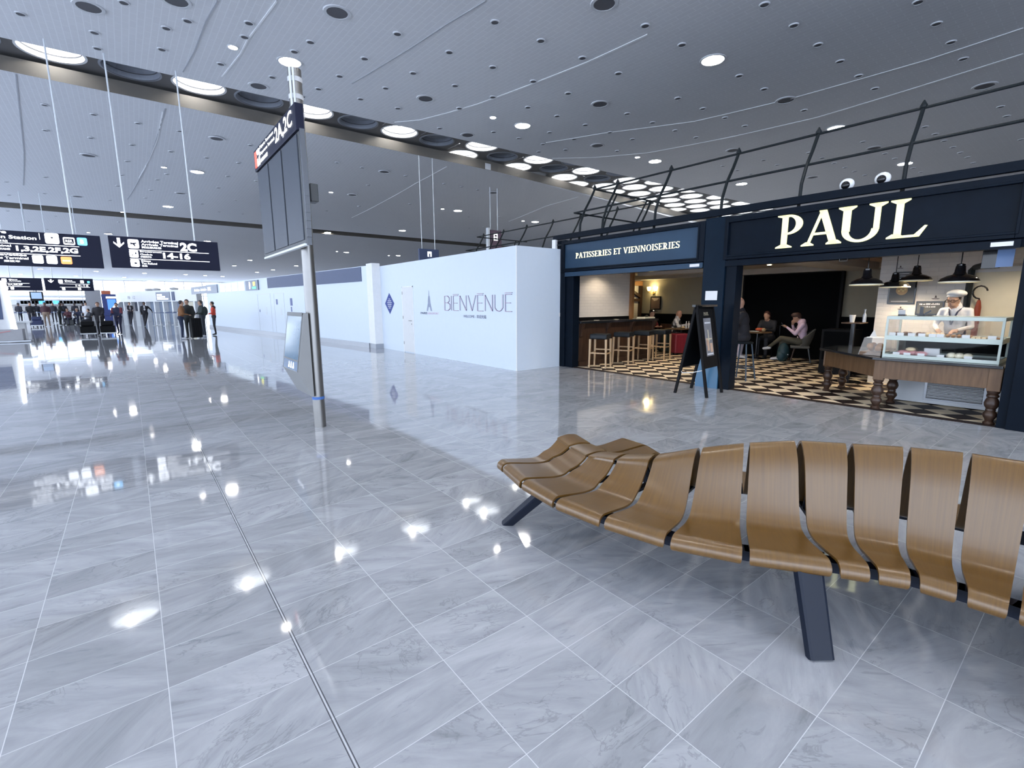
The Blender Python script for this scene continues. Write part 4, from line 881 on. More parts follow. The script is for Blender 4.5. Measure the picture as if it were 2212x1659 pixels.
# pendant lamps
def make_pendant():
    t = thing('pendant_lamp', 'x', 'pendant lamp', (0, 0, 0))
    MB().lathe([(.215, 0), (.214, .012), (.19, .05), (.13, .085), (.075, .10), (.06, .13), (.052, .21), (.045, .215)], n=32, caps=False).build('shade', 'enamel_black', t, smooth=True)
    MB().lathe([(.206, -.010), (.2165, -.010), (.2165, .006), (.205, .012), (.19, .03), (.12, .07), (.06, .085)], n=32, caps=False).build('shade_lining', 'enamel_cream', t, smooth=True)
    MB().lathe([(.047, .205), (.047, .235), (.02, .245)], n=16).build('cap', 'enamel_black', t); MB().tube([(0, 0, .24), (0, 0, .68)], .006).build('cord', 'enamel_black', t)
    MB().ell((0, 0, .05), (.032, .032, .042), 12, 8).build('bulb', 'bulb', t, smooth=True); return t
pd = make_pendant()
for i, (p, lab) in enumerate((((8.836, 2.475, 1.778), 'black enamel pendant lamp farthest left, in front of the grey back wall'), ((10.34, 2.485, 1.768), 'black pendant lamp hanging lowest, in front of the round dish picture'),
                          ((10.28, 2.195, 1.864), 'smallest black pendant lamp, third from the left, over dark list board'), ((8.893, 1.436, 1.783), 'largest black pendant lamp, above the beret-wearing server'))):
    if i == 0: pd.location = p; pd['label'] = lab; pd['group'] = 'black pendant lamps over the counter'
    else: dup(pd, p, lab)
    light('pendant_light', 'SPOT', (p[0], p[1], p[2]+.02), 44, (1.0, .80, .55), size=.05, spot=2.6)
for p, e in (((12.6, 5.6, 2.38), 10), ((12.2, 7.4, 2.4), 16), ((9.8, 7.0, 2.4), 26), ((9.3, 5.2, 2.4), 14), ((9.9, .9, 2.3), 18), ((9.6, 8.1, 2.38), 10)):
    t = thing('ceiling_spotlight', 'small round warm spotlight set in the ceiling inside the bakery', 'ceiling light', (p[0], p[1], 2.43), group='warm ceiling spots inside the bakery')
    MB().lathe([(.05, 2.425), (.045, 2.44)], c=(p[0], p[1], 0), n=14).build('lens', 'bulb', t); light('spot_light', 'SPOT', (p[0], p[1], 2.40), e*3.4, (1.0, .82, .60), size=.04, spot=2.4)
# sconce and picture on the far wall
sp = Vector((14.31, 10.18, 1.93))
t = thing('wall_sconce', 'brass wall sconce with two glowing cup shades', 'wall lamp', tuple(sp)); MB().lathe([(.05, 0), (.04, .02)], c=(14.325, 10.18, 1.84), axis='X', n=14).build('backplate', 'brass', t)
for s_ in (-1, 1):
    MB().tube([(14.33, 10.18, 1.84), (14.25, 10.18+s_*.06, 1.82), (14.24, 10.18+s_*.13, 1.86), (14.24, 10.18+s_*.14, 1.91)], .010).build('arm', 'brass', t)
    MB().lathe([(.035, 0), (.065, .06), (.075, .13), (.07, .15)], c=(14.24, 10.18+s_*.14, 1.91), n=16).build('shade', 'sconce_glass', t, smooth=True)
light('sconce_light', 'POINT', (14.18, 10.18, 2.02), 12, (1.0, .78, .38), size=.08)
t = thing('wall_mirror', 'black framed rounded picture below the lit sconce', 'picture', (14.33, 10.08, 1.26)); MB().box((14.315, 9.87, 1.27), (14.348, 10.30, 1.73)).build('frame', 'enamel_black', t, bevel=.02)
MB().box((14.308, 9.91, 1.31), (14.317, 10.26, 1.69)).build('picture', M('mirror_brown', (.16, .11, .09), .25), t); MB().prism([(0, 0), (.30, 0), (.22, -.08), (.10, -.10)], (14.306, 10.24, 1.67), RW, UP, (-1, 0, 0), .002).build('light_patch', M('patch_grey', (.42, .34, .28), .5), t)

# bar counter and stools
t = thing('bar_counter', 'long dark wooden bar counter with black top against the brick wall', 'counter', (8.36, 8.3, 0))
MB().box((8.38, 8.02, 0), (11.4, 8.56, 1.03)).build('front', 'dark_oak', t, bevel=.006); MB().box((8.34, 7.93, 1.03), (11.45, 8.585, 1.085)).build('top', 'marble_black', t, bevel=.006)
for x in (8.45, 9.4, 10.35, 11.3): MB().prism([(0, 0), (.0, -.34), (.03, -.30), (.05, -.16), (.10, -.05), (.12, 0)], (x-.04, 8.02, 1.03), (0, -1, 0), UP, (1, 0, 0), .08).build('bracket', 'dark_oak', t, bevel=.004)
MB().box((8.38, 7.99, 0), (11.4, 8.02, .12)).build('skirting', 'dark_oak', t)
for x, lab in ((9.0, 'left'), (9.75, 'middle'), (10.5, 'right')):
    t = thing('saucer', f'{lab} of three small pale dishes on the black bar top', 'dish', (x, 8.02, 1.085), group='pale dishes along the bar top'); MB().lathe([(.03, 1.086), (.075, 1.10), (.07, 1.102), (.03, 1.092)], c=(x, 8.02, 0), n=18).build('dish', 'cream', t)
t = thing('serving_tray', 'white tray with dark sunglasses-like item at the bar end', 'tray', (11.2, 8.15, 1.085)); MB().box((10.95, 8.02, 1.086), (11.4, 8.3, 1.13)).build('tray', 'cream', t, bevel=.01); MB().ell((11.15, 8.12, 1.15), (.06, .05, .03)).build('item', 'enamel_black', t)
def make_stool():
    t = thing('bar_stool', 'x', 'bar stool', (0, 0, 0)); h = .19
    MB().box((-.205, -.205, .68), (.205, .205, .80)).build('seat', 'black_leather', t, bevel=.025)
    for a in (-1, 1):
        for b in (-1, 1):
            m = MB(); c0, c1 = Vector((a*h*1.06, b*h*1.06, 0)), Vector((a*h, b*h, .68)); m.add([c0+Vector(q) for q in ((-.016,-.016,0),(.016,-.016,0),(.016,.016,0),(-.016,.016,0))]+[c1+Vector(q) for q in ((-.023,-.023,0),(.023,-.023,0),(.023,.023,0),(-.023,.023,0))], [(0,3,2,1),(4,5,6,7),(0,1,5,4),(1,2,6,5),(2,3,7,6),(3,0,4,7)]); m.build('leg', 'stool_oak', t)
    for a in (-1, 1): MB().box((a*h-.009, -h, .37+.03*a), (a*h+.009, h, .40+.03*a)).build('rung', 'stool_oak', t); MB().box((-h, a*h-.009, .33), (h, a*h+.009, .36)).build('rung', 'stool_oak', t)
    return t
st = make_stool()
for i, (x, y, a, lab) in enumerate(((8.66, 7.58, 24, 'nearest'), (9.62, 7.66, 20, 'second'), (10.46, 7.68, 18, 'third'), (11.18, 7.66, 12, 'farthest'))):
    l_ = f'{lab} oak-legged bar stool with black cushion along the wooden bar'
    if i == 0: st.location = (x, y, 0); st.rotation_euler = (0, 0, math.radians(a)); st['label'] = l_; st['group'] = 'oak stools along the bar'
    else: dup(st, (x, y, 0), l_, rz=math.radians(a))

# A-board on the marble outside
t = thing('a_board', 'black folding A-board with a long framed drinks poster on marble floor', 'sandwich board', (7.45, 4.3, 0))
def ab(x, s, side, o=0.0):   # s 0..1 from foot to apex
    yb = 4.03 if side < 0 else 4.60; ya = 4.30; z = 1.47*s; n_ = Vector((0, -1.47 if side < 0 else 1.47, .29)).normalized()
    return Vector((x, yb+(ya-yb)*s+(.13*(x-7.45) if side < 0 else .12*(x-7.4)), z))+n_*o
for side in (-1, 1):
    m = MB(); q = [ab(7.16, .31, side), ab(7.80, .31, side), ab(7.80, 1, side), ab(7.16, 1, side)]; r = [ab(7.16, .31, side, -.025), ab(7.80, .31, side, -.025), ab(7.80, 1, side, -.025), ab(7.16, 1, side, -.025)]
    m.add(q+r, [(0,1,2,3),(7,6,5,4),(0,4,5,1),(1,5,6,2),(2,6,7,3),(3,7,4,0)]); pn = m.build('panel', 'matt_black' if side < 0 else 'black_wall', t)
    for x in (7.16, 7.78): MB().beam(ab(x, 0, side, 0), ab(x, 1, side, 0), .04, .035, up=(1, 0, 0)).build('leg', 'matt_black', t)
    if side < 0:
        def fr(mb, x0, x1, s0, s1, o): return mb.add([ab(x0, s0, -1, o), ab(x1, s0, -1, o), ab(x1, s1, -1, o), ab(x0, s1, -1, o)], [(0,1,2,3)])
        ps_ = fr(MB(), 7.34, 7.63, .44, .86, .004).build('poster', M('poster_grey', (.22, .22, .24), .4, noise=.4, nscale=10), pn)
        m = MB(); 
        for x0, x1, s0, s1 in ((7.39, 7.47, .50, .62), (7.50, 7.60, .48, .58), (7.37, 7.42, .56, .64)): fr(m, x0, x1, s0, s1, .007)
        m.build('cup_picture', M('drink_peach', (.62, .42, .30), .5), pn); m = MB(); fr(m, 7.455, 7.49, .60, .73, .007); fr(m, 7.36, 7.60, .62, .635, .006); m.build('bottle_picture', M('drink_cream', (.62, .56, .42), .5), pn)
        m = MB(); fr(m, 7.37, 7.60, .80, .815, .007); fr(m, 7.36, 7.60, .455, .47, .007); m.build('caption', 'text_white', pn)
        m = MB(); roman(m, 'PAUL', ab(7.38, .89, -1, .004), (1, .13, 0), (ab(7.4, 1, -1)-ab(7.4, 0, -1)), .055, .19, .003); m.build('lettering', M('gold_text', (.34, .30, .22), .5), pn)
MB().box((7.14, 4.27, 1.45), (7.82, 4.33, 1.485)).build('top_hinge', 'enamel_black', t)
MB().tube([ab(7.16, .30, 1)+Vector((0, .02, 0)), Vector((7.16, 4.46, .36)), Vector((7.2, 4.3, .375)), ab(7.17, .30, -1, .01)], .006).build('cord', 'rod_white', t)
MB().obox((7.3, 4.46, .86), (1, 0, 0), (0, 1, 0), (0, -.2, 1), .05, .004, .06).build('sticker', M('sticker_blue', (.3, .36, .55), .5), t)

# serving counter: angled table on turned legs
t = thing('serving_table', 'brown wooden serving table with black top, deep aprons and turned bulbous legs', 'table', (8.9, 1.9, 0))
poly = [(8.13, .80), (8.13, 2.10), (9.14, 3.12), (9.95, 3.12), (9.95, .80)]
MB().prism(poly, (0, 0, .715), (1, 0, 0), (0, 1, 0), UP, .035).build('top', 'marble_black', t, bevel=.006)
for a, b in (((8.22, .86), (8.22, 2.06)), ((8.28, 2.08), (9.22, 3.03)), ((9.22, 3.05), (9.88, 3.05))):
    MB().beam((a[0], a[1], .585), (b[0], b[1], .585), .035, .25).build('apron', 'brown_oak', t)
def turned(t, x, y, rz=0):
    MB().box((x-.062, y-.062, .43), (x+.062, y+.062, .715), rz=rz).build('leg_block', 'brown_oak', t, bevel=.006)
    prof = [(.035, 0), (.055, .01), (.058, .03), (.038, .05), (.045, .075), (.070, .12), (.066, .15), (.046, .175), (.05, .19), (.046, .205), (.066, .24), (.073, .275), (.060, .32), (.045, .345), (.060, .36), (.060, .375), (.045, .39), (.060, .41), (.062, .43)]
    MB().lathe(prof, c=(x, y, 0), n=24).build('leg', 'dark_oak', t, smooth=True)
for x, y, rz in ((8.255, .86, 0), (8.255, 2.03, .1), (8.95, 2.02, 0), (9.28, 3.0, PI/4), (9.85, 2.95, 0)): turned(t, x, y, rz)
t = thing('cooling_unit', 'white metal plinth with chrome louvre grille under the display table', 'cooling unit', (9.3, 1.4, 0)); MB().box((9.20, .82, .02), (9.6, 2.05, .60)).build('casing', M('unit_white', (.55, .58, .62), .35), t, bevel=.005)
g = MB().box((9.190, 1.05, .10), (9.200, 1.66, .42)).build('grille_back', 'enamel_black', t)
m = MB()
for k in range(7): m.obox((9.18, 1.355, .125+.045*k), (0, 1, 0), (1, 0, -.6), (.6, 0, 1), .60, .005, .034)
m.build('louvre', M('bright_chrome', (.75, .77, .8), .25, metal=.6), t); MB().box((9.183, 1.02, .07), (9.202, 1.05, .45)).box((9.183, 1.66, .07), (9.202, 1.69, .45)).box((9.183, 1.05, .07), (9.202, 1.66, .10)).box((9.183, 1.05, .42), (9.202, 1.66, .45)).build('grille_frame', 'steel_plinth', t)
t = thing('glass_display', 'glass pastry display case with pale green frame on the serving table', 'display case', (8.6, 1.45, .75))
X0, X1, Yd0, Yd1 = 8.30, 8.95, .87, 2.02
m = MB()
for y in (Yd0, Yd1): 
    for x in (X0, X1): MB().box((x-.013, y-.013, .75), (x+.013, y+.013, 1.32)).build('post', 'mint_frame', t, bevel=.003)
for z, hh in ((.752, .046), (.995, .062), (1.278, .046)):
    MB().box((X0-.014, Yd0, z), (X0+.012, Yd1, z+hh)).box((X1-.012, Yd0, z), (X1+.014, Yd1, z+hh)).box((X0, Yd0-.014, z), (X1, Yd0+.012, z+hh)).box((X0, Yd1-.012, z), (X1, Yd1+.014, z+hh)).build('rim', 'mint_frame', t, bevel=.003)
MB().box((X0, Yd0, .755), (X1, Yd1, .775)).build('shelf', 'steel_plinth', t); MB().box((X0+.02, Yd0+.01, 1.03), (X1, Yd1-.01, 1.045)).build('shelf', 'steel_plinth', t)
MB().box((X0-.004, Yd0, .79), (X0, Yd1, 1.285)).build('glass_pane', 'glass', t); MB().box((X0, Yd1, .79), (X1, Yd1+.004, 1.285)).build('glass_pane', 'glass', t); MB().box((X0, Yd0, 1.318), (X1, Yd1, 1.323)).build('glass_top', 'glass', t)
MB().box((X1+.02, Yd0, .79), (X1+.03, Yd1, 1.0)).build('back_panel', 'black_wall', t)
def food(name, label, mb, mat, cat='pastry', group=None): o = mb.build(name, mat, None, smooth=True, label=label, cat=cat); o['group'] = group if group else cat; return o
crust = M('crust', (.36, .17, .06), .6, noise=.3, nscale=30); dark = M('crust_dark', (.13, .055, .03), .5, noise=.3, nscale=30); pale = M('pale_dough', (.78, .62, .38), .6, noise=.2, nscale=30); pink = M('pink_icing', (.62, .30, .30), .5); cream_ = M('cream_filling', (.85, .78, .60), .5)
for k in range(5): food('tart', 'dark glazed tart on the upper shelf of the glass display', MB().ell((8.50+.12*(k % 2), 1.95-.075*k, 1.075), (.055, .035, .028), 12, 8), 'crust_dark', 'pastry', 'dark tarts at the left of the upper shelf')
for k in range(4): food('pastry', 'pale round pastry beside the dark tarts on the upper shelf', MB().ell((8.45, 1.60-.05*k, 1.078), (.05, .030, .030), 12, 8), 'pale_dough', 'pastry', 'pale pastries on the upper shelf')
for k in range(5): food('eclair', 'long brown eclair on the middle of the upper shelf', MB().ell((8.50, 1.40-.055*k, 1.07), (.08, .022, .022), 12, 8), 'crust', 'pastry', 'brown eclairs on the upper shelf')
for k in range(3): food('flan_slice', 'flat pale flan slice on the upper shelf, right of the eclairs', MB().box((8.40, 1.02+.05*k, 1.048), (8.55, 1.06+.05*k, 1.07)), 'pale_dough', 'pastry', 'flan slices on the upper shelf')
for k in range(4): food('cookie', 'small golden cookie at the right end of the upper shelf', MB().ell((8.45+.05*(k % 2), .90+.03*k, 1.06), (.03, .03, .014), 12, 8), 'crust', 'pastry', 'golden cookies at the right end')
for k in range(3): food('macaron', 'large pink filled bun on the lower shelf of the glass display', MB().ell((8.45+.05*(k % 2), 1.84-.10*k, .815), (.06, .07, .038), 14, 8), 'pink_icing', 'pastry', 'pink buns on the lower shelf')
food('macaron', 'round pale bun on top of the pink buns', MB().ell((8.46, 1.76, .868), (.05, .055, .028), 14, 8), 'pale_dough')
food('cake_box', 'white square cake box with window on the lower shelf', MB().obox((8.46, 1.53, .845), (0, 1, 0), (1, 0, .5), (-.5, 0, 1), .16, .02, .11), 'paper', 'box')
for k in range(3): food('sandwich', 'pale filled sandwich at the middle of the lower shelf', MB().ell((8.45, 1.33-.08*k, .815), (.08, .05, .042), 12, 8), 'cream_filling', 'sandwich', 'pale sandwiches on the lower shelf')
for k, (y, z, lab) in enumerate(((1.96, 1.06, 'upper shelf'), (1.87, 1.06, 'upper shelf'), (1.75, 1.06, 'upper shelf'), (1.64, 1.06, 'upper shelf'), (1.53, 1.06, 'upper shelf'), (1.45, 1.06, 'upper shelf'), (1.20, 1.06, 'upper shelf'), (.96, 1.06, 'upper shelf'), (1.89, .79, 'lower shelf'), (1.77, .79, 'lower shelf'), (1.62, .79, 'lower shelf'), (1.42, .79, 'lower shelf'), (1.15, .79, 'lower shelf'))):
    m = MB().obox((8.345, y, z+.012), (0, 1, 0), (1, 0, .2), (-.2, 0, 1), .075, .002, .052); o = m.build('price_card', 'paper', None, label='small white price card at the front of the display ' + lab, cat='price card'); o['group'] = 'white price cards on the display ' + lab
t = thing('card_terminal', 'dark till screen standing on top of the glass display at left', 'till', (8.6, 1.95, 1.32)); MB().obox((8.55, 1.93, 1.37), (0, 1, 0), (1, 0, .6), (-.6, 0, 1), .08, .02, .08).build('screen', 'lamp_ring', t); MB().box((8.54, 1.89, 1.322), (8.62, 1.97, 1.345)).build('base', 'enamel_black', t)
t = thing('card_terminal', 'black upright receipt terminal on top of the display', 'till', (8.6, 1.62, 1.32)); MB().box((8.56, 1.70, 1.325), (8.62, 1.74, 1.45)).beam((8.59, 1.70, 1.34), (8.59, 1.62, 1.40), .03, .02).build('holder', 'enamel_black', t); MB().box((8.55, 1.60, 1.323), (8.65, 1.76, 1.335)).build('base', 'enamel_black', t)
t = thing('bread_box', 'slanted clear box of brown rolls on the black counter left of the display', 'bread box', (8.5, 2.2, .75))
P_ = lambda x, y, z: (x, y, z); q = [(8.32, 2.06, .755), (8.42, 2.36, .755), (8.85, 2.36, .755), (8.85, 2.06, .755), (8.42, 2.08, 1.0), (8.52, 2.33, 1.0), (8.85, 2.33, 1.0), (8.85, 2.08, 1.0)]
MB().add(q, [(0,1,5,4),(1,2,6,5),(4,5,6,7),(2,3,7,6)]).build('clear_cover', 'acrylic', t); MB().box((8.40, 2.08, .752), (8.85, 2.34, .80)).build('tray', 'brown_oak', t, bevel=.004)
for k in range(6): food('bread_roll', 'brown roll inside the slanted clear box', MB().ell((8.50+.07*(k % 3), 2.14+.10*(k//3), .85+.03*(k % 2)), (.05, .045, .045), 12, 8), 'crust', 'bread', 'brown rolls in the clear box')
t = thing('paper_bag', 'white folded paper standing on the clear bread box', 'paper', (8.6, 2.3, 1.0)); MB().add([(8.55, 2.28, 1.0), (8.62, 2.20, 1.0), (8.60, 2.24, 1.12), (8.64, 2.27, 1.0)], [(0,1,2),(1,3,2),(0,2,3)]).box((8.5, 2.08, 1.0), (8.75, 2.3, 1.008)).build('sheet', 'paper', t)
t = thing('high_table', 'small dark high table with a white paper cup on it, left of bread box', 'table', (10.6, 3.4, 0)); MB().box((10.45, 2.95, 1.12), (10.9, 3.25, 1.14)).build('top', 'brown_oak', t); MB().box((10.62, 3.08, .03), (10.68, 3.14, 1.12)).build('stem', 'enamel_black', t); MB().lathe([(.22, .006), (.22, .02), (.03, .04)], c=(10.65, 3.11, 0), n=20).build('foot', 'enamel_black', t)
MB().lathe([(.035, 1.142), (.052, 1.28), (.048, 1.28), (.033, 1.15)], c=(10.52, 3.10, 0), n=18).build('paper_cup', 'paper', None, label='white paper cup standing on the small high table', cat='cup')
t = thing('waste_cabinet', 'low black cabinet behind the left end of the serving table', 'cabinet', (10.5, 4.0, 0)); MB().box((11.6, 3.35, 0.006), (12.1, 3.95, .95)).build('body', 'matt_black', t, bevel=.01); MB().box((11.59, 3.4, .3), (11.60, 3.9, .9)).build('door', 'black_wall', t)
t = thing('bottle', 'tall pale blue spray bottle against the white wall edge', 'bottle', (10.7, 2.8, 1.03)); MB().lathe([(.03, 1.141), (.03, 1.27), (.012, 1.31), (.012, 1.36), (.02, 1.38)], c=(10.80, 2.99, 0), n=14).build('body', M('pale_blue', (.45, .52, .62), .3), t, smooth=True)
# ------------------------------------------------ people: one continuous skin grown around limb volumes
def _cap(p, q, r0, r1, lab, flat=None): return ('c', Vector(p), Vector(q), r0, r1, lab, flat)
def _el(c, r, lab, rot=None): return ('e', Vector(c), Vector(r), rot, 0, lab, None)
def human(name, label, loc, heading, J, col, vox=.022, scale=1.0, bulk=1.0, coat=None, hair='short', extras=None, group=None, hat=None, beard=False):
    """J: joints in the person's own frame (x to their right, y ahead, z up); col: top, bottom, skin, shoe, hair"""
    P = {k: Vector(v) for k, v in J.items()}; prims = []; b = bulk
    pe, ch, nk, hd = P['pelvis'], P['chest'], P['neck'], P['head']
    up = (ch-pe).normalized()
    Rt = up.to_track_quat('Z', 'Y').to_matrix()
    prims += [_el(pe, (.165*b, .115*b, .12), 'bottom'), _el(pe.lerp(ch, .5), (.150*b, .108*b, .17), 'top', 1), _el(ch, (.175*b, .115*b, .19), 'top', 1), _el(ch+up*.10, (.135*b, .085*b, .09), 'top', 1)]
    prims += [_cap(ch+up*.12, hd-Vector((0, 0, .05)), .062, .052, 'skin'), _cap(ch+up*.10, nk, .085, .07, 'top')]
    f = P.get('look', Vector((0, 1, 0))); f = f.normalized()
    prims += [_el(hd, (.074, .090, .108), 'skin', 2), _el(hd+f*.035-Vector((0, 0, .065)), (.050, .050, .045), 'skin', 2), _el(hd+f*.092-Vector((0, 0, .012)), (.013, .020, .022), 'skin')]
    sidev = f.cross(Vector((0, 0, 1))).normalized()
    prims += [_el(hd+sidev*.076-Vector((0, 0, .01)), (.012, .020, .028), 'skin'), _el(hd-sidev*.076-Vector((0, 0, .01)), (.012, .020, .028), 'skin')]
    for s_ in ('l', 'r'):
        sh, el, wr = P['sh_'+s_], P['el_'+s_], P['wr_'+s_]; slv = 'skin' if col.get('bare') else 'top'
        prims += [_cap(ch+up*.115, sh-Vector((0, 0, .022)), .060*b, .056*b, 'top'), _cap(sh-Vector((0, 0, .022)), sh.lerp(el, .55), .057*b, .050*b, 'top'), _cap(sh.lerp(el, .5), el, .052*b, .044*b, slv), _cap(el, wr, .044*(b if slv == 'top' else 1), .030, slv)]
        d = P.get('hd_'+s_, (wr-el)).normalized(); ax = d.cross(Vector((0, 0, 1))); ax = ax.normalized() if ax.length > .1 else Vector((1, 0, 0)); ax2 = d.cross(ax)
        prims += [_cap(wr, wr+d*.03, .028, .030, 'skin'), _cap(wr+d*.03, wr+d*.075, .032, .034, 'skin')]
        if vox < .026:
            for i_, ln in enumerate((.055, .068, .064, .050)):
                o_ = ax*(-.030+.020*i_); k1 = wr+d*.085+o_; k2 = k1+d*ln*.55+ax2*.008; prims += [_cap(k1, k2, .0105, .0100, 'skin'), _cap(k2, k2+d*ln*.35+ax2*.022, .0100, .0085, 'skin')]
            prims += [_cap(wr+d*.035-ax*.022, wr+d*.075-ax*.052+ax2*.02, .014, .0105, 'skin')]
        hp, kn, an, toe = P['hp_'+s_], P['kn_'+s_], P['an_'+s_], P['to_'+s_]
        prims += [_cap(hp, kn, .088*min(b, 1.08), .060, 'bottom'), _cap(kn, an, .060, .044, 'bottom'), _cap(an+Vector((0, 0, -.035)), toe, .043, .036, 'shoe'), _cap(an, an+Vector((0, 0, -.035)), .040, .042, 'shoe')]
    if coat:
        prims += [_el(pe+Vector((0, 0, .02)), (.185*b, .14*b, coat), 'top')]
    if extras: prims += extras(P)
    mb = MB(); fr = Matrix.Rotation(heading, 3, 'Z')
    frot = Matrix((sidev, f, sidev.cross(f))).transposed()
    for pr in prims:
        if pr[0] == 'c':
            _, p, q, r0, r1, lab, _f = pr; n = 10
            d = q-p
            if d.length < 1e-4: d = Vector((0, 0, 1e-3))
            dn = d.normalized(); pts = [p-dn*r0, p-dn*r0*.7, p-dn*r0*.3, p, q, q+dn*r1*.3, q+dn*r1*.7, q+dn*r1]; rr = [r0*.05, r0*.714, r0*.954, r0, r1, r1*.954, r1*.714, r1*.05]; mb.tube(pts, rr, n)
        else:
            _, c, r, rot, _, lab, _f = pr; mb.ell(c, r, 14, 10, Rt if rot == 1 else (frot if rot == 2 else None))
    me = bpy.data.meshes.new('b'); me.from_pydata(mb.v, [], mb.f); o = bpy.data.objects.new('b', me); C.objects.link(o)
    md = o.modifiers.new('r', 'REMESH'); md.mode = 'VOXEL'; md.voxel_size = vox; sm = o.modifiers.new('s', 'SMOOTH'); sm.factor = .5; sm.iterations = 2
    dg = bpy.context.evaluated_depsgraph_get(); dg.update(); m2 = bpy.data.meshes.new_from_object(o.evaluated_get(dg)); bpy.data.objects.remove(o)
    nv = len(m2.vertices); co = np.empty(nv*3); m2.vertices.foreach_get('co', co); co = co.reshape(-1, 3)
    nf = len(m2.polygons); fc = np.array([p.center[:] for p in m2.polygons]); best = np.full(nf, 1e9); lab_i = np.zeros(nf, int); labs = ['top', 'bottom', 'skin', 'shoe', 'top2']
    for pr in prims:
        if pr[0] == 'c':
            p, q = np.array(pr[1]), np.array(pr[2]); d = q-p; L2 = max(d@d, 1e-9); t_ = np.clip((fc-p)@d/L2, 0, 1); dist = np.linalg.norm(fc-(p+t_[:, None]*d), axis=1)-(pr[3]+(pr[4]-pr[3])*t_)
        else:
            r = np.array(pr[2]); q = fc-np.array(pr[1])
            if pr[3] == 1: q = q @ np.array(Rt)
            elif pr[3] == 2: q = q @ np.array(frot)
            k = np.linalg.norm(q/r, axis=1); dist = (k-1)*r.min()
        m_ = dist < best; best[m_] = dist[m_]; lab_i[m_] = labs.index(pr[5])
    m2.materials.clear(); key = str(col)
    for lb in labs:
        c = col.get(lb, col['top']); nm = 'cloth_%02x%02x%02x' % tuple(int(x*255) for x in c); m2.materials.append(M(nm, c, .8 if lb != 'skin' else .5, noise=.15, nscale=14))
    m2.polygons.foreach_set('material_index', lab_i.astype(int).tolist()); m2.polygons.foreach_set('use_smooth', [True]*nf)
    co = (co*scale) @ np.array(fr).T; m2.vertices.foreach_set('co', co.ravel()); m2.update()
    root = thing(name, label, 'person', loc, group=group)
    body = bpy.data.objects.new('body', m2); body.parent = root; C.objects.link(body)
    def W(mbx):  # person's frame -> world
        mbx.v = [tuple(fr @ (Vector(v)*scale)+Vector(loc)) for v in mbx.v]; return mbx
    hc = M('hair_%02x%02x%02x' % tuple(int(x*255) for x in col['hair']), col['hair'], .6, noise=.3, nscale=40)
    if hair in ('short', 'long', 'bun'):
        m = MB().ell(hd-f*.014+Vector((0, 0, .022)), (.083, .092, .100), 16, 12, frot)
        m.v = [v if (Vector(v)-hd).dot(f) < .030 or v[2] > hd.z+.055 else tuple(Vector(v)-f*.045) for v in m.v]
        if hair == 'long': m.ell(hd-f*.05-Vector((0, 0, .06)), (.085, .06, .13), 14, 10, frot)
        W(m).build('hair', hc, root, smooth=True)
    if hair == 'fringe':
        W(MB().ell(hd-f*.03-Vector((0, 0, .01)), (.081, .072, .060), 14, 10, frot)).build('hair', hc, root, smooth=True)
    if vox < .026:
        m = MB()
        for s_ in (-1, 1): m.ell(hd+f*.079+sidev*.030*s_+Vector((0, 0, .008)), (.011, .006, .006), 8, 6)
        W(m).build('eyes', M('eye_dark', (.03, .02, .02), .3), root); W(MB().ell(hd+f*.080-Vector((0, 0, .052)), (.020, .006, .005), 8, 6, frot)).build('mouth', M('lip', (.35, .12, .10), .5), root)
    return root, W, P, f, sidev
SK = (.48, .28, .19); SKD = (.12, .06, .04)
def stand(lean=0, arm='down', legs=0.0, w=1.0, head=(0, .03, 1.60)):
    J = dict(pelvis=(0, 0, .95), chest=(0, -.0+lean, 1.27), neck=(0, .01+lean, 1.45), head=(head[0], head[1]+lean, head[2]), sh_l=(-.185*w, lean, 1.40), sh_r=(.185*w, lean, 1.40),
             el_l=(-.235*w, -.03+lean, 1.12), el_r=(.235*w, -.03+lean, 1.12), wr_l=(-.235*w, .06, .90), wr_r=(.235*w, .06, .90), hp_l=(-.09, 0, .90), hp_r=(.09, 0, .90),
             kn_l=(-.105, .02+legs, .50), kn_r=(.105, .02-legs, .50), an_l=(-.11, -.02+legs*1.6, .095), an_r=(.11, -.02-legs*1.6, .095), to_l=(-.13, .13+legs*1.6, .038), to_r=(.13, .13-legs*1.6, .038))
    if arm == 'front':
        J.update(el_l=(-.22, .05+lean, 1.13), el_r=(.22, .05+lean, 1.13), wr_l=(-.12, .27+lean, 1.08), wr_r=(.12, .27+lean, 1.08))
    if arm == 'push': J.update(el_l=(-.22, .08+lean, 1.15), el_r=(.22, .08+lean, 1.15), wr_l=(-.18, .34+lean, 1.0), wr_r=(.18, .34+lean, 1.0))
    return J
def sit(h=.45, lean=.05, knee=.44):
    return dict(pelvis=(0, 0, h+.09), chest=(0, lean, h+.42), neck=(0, lean+.03, h+.60), head=(0, lean+.07, h+.75), sh_l=(-.18, lean, h+.55), sh_r=(.18, lean, h+.55), el_l=(-.22, lean+.12, h+.30), el_r=(.22, lean+.12, h+.30),
                wr_l=(-.10, lean+.34, h+.33), wr_r=(.10, lean+.34, h+.33), hp_l=(-.09, .04, h+.08), hp_r=(.09, .04, h+.08), kn_l=(-.11, knee, h+.06), kn_r=(.11, knee, h+.06), an_l=(-.11, knee-.03, .095), an_r=(.11, knee-.03, .095), to_l=(-.12, knee+.13, .038), to_r=(.12, knee+.13, .038))
def ang(dx, dy): return math.atan2(-dx, dy)      # heading that turns the person's +y to (dx, dy)

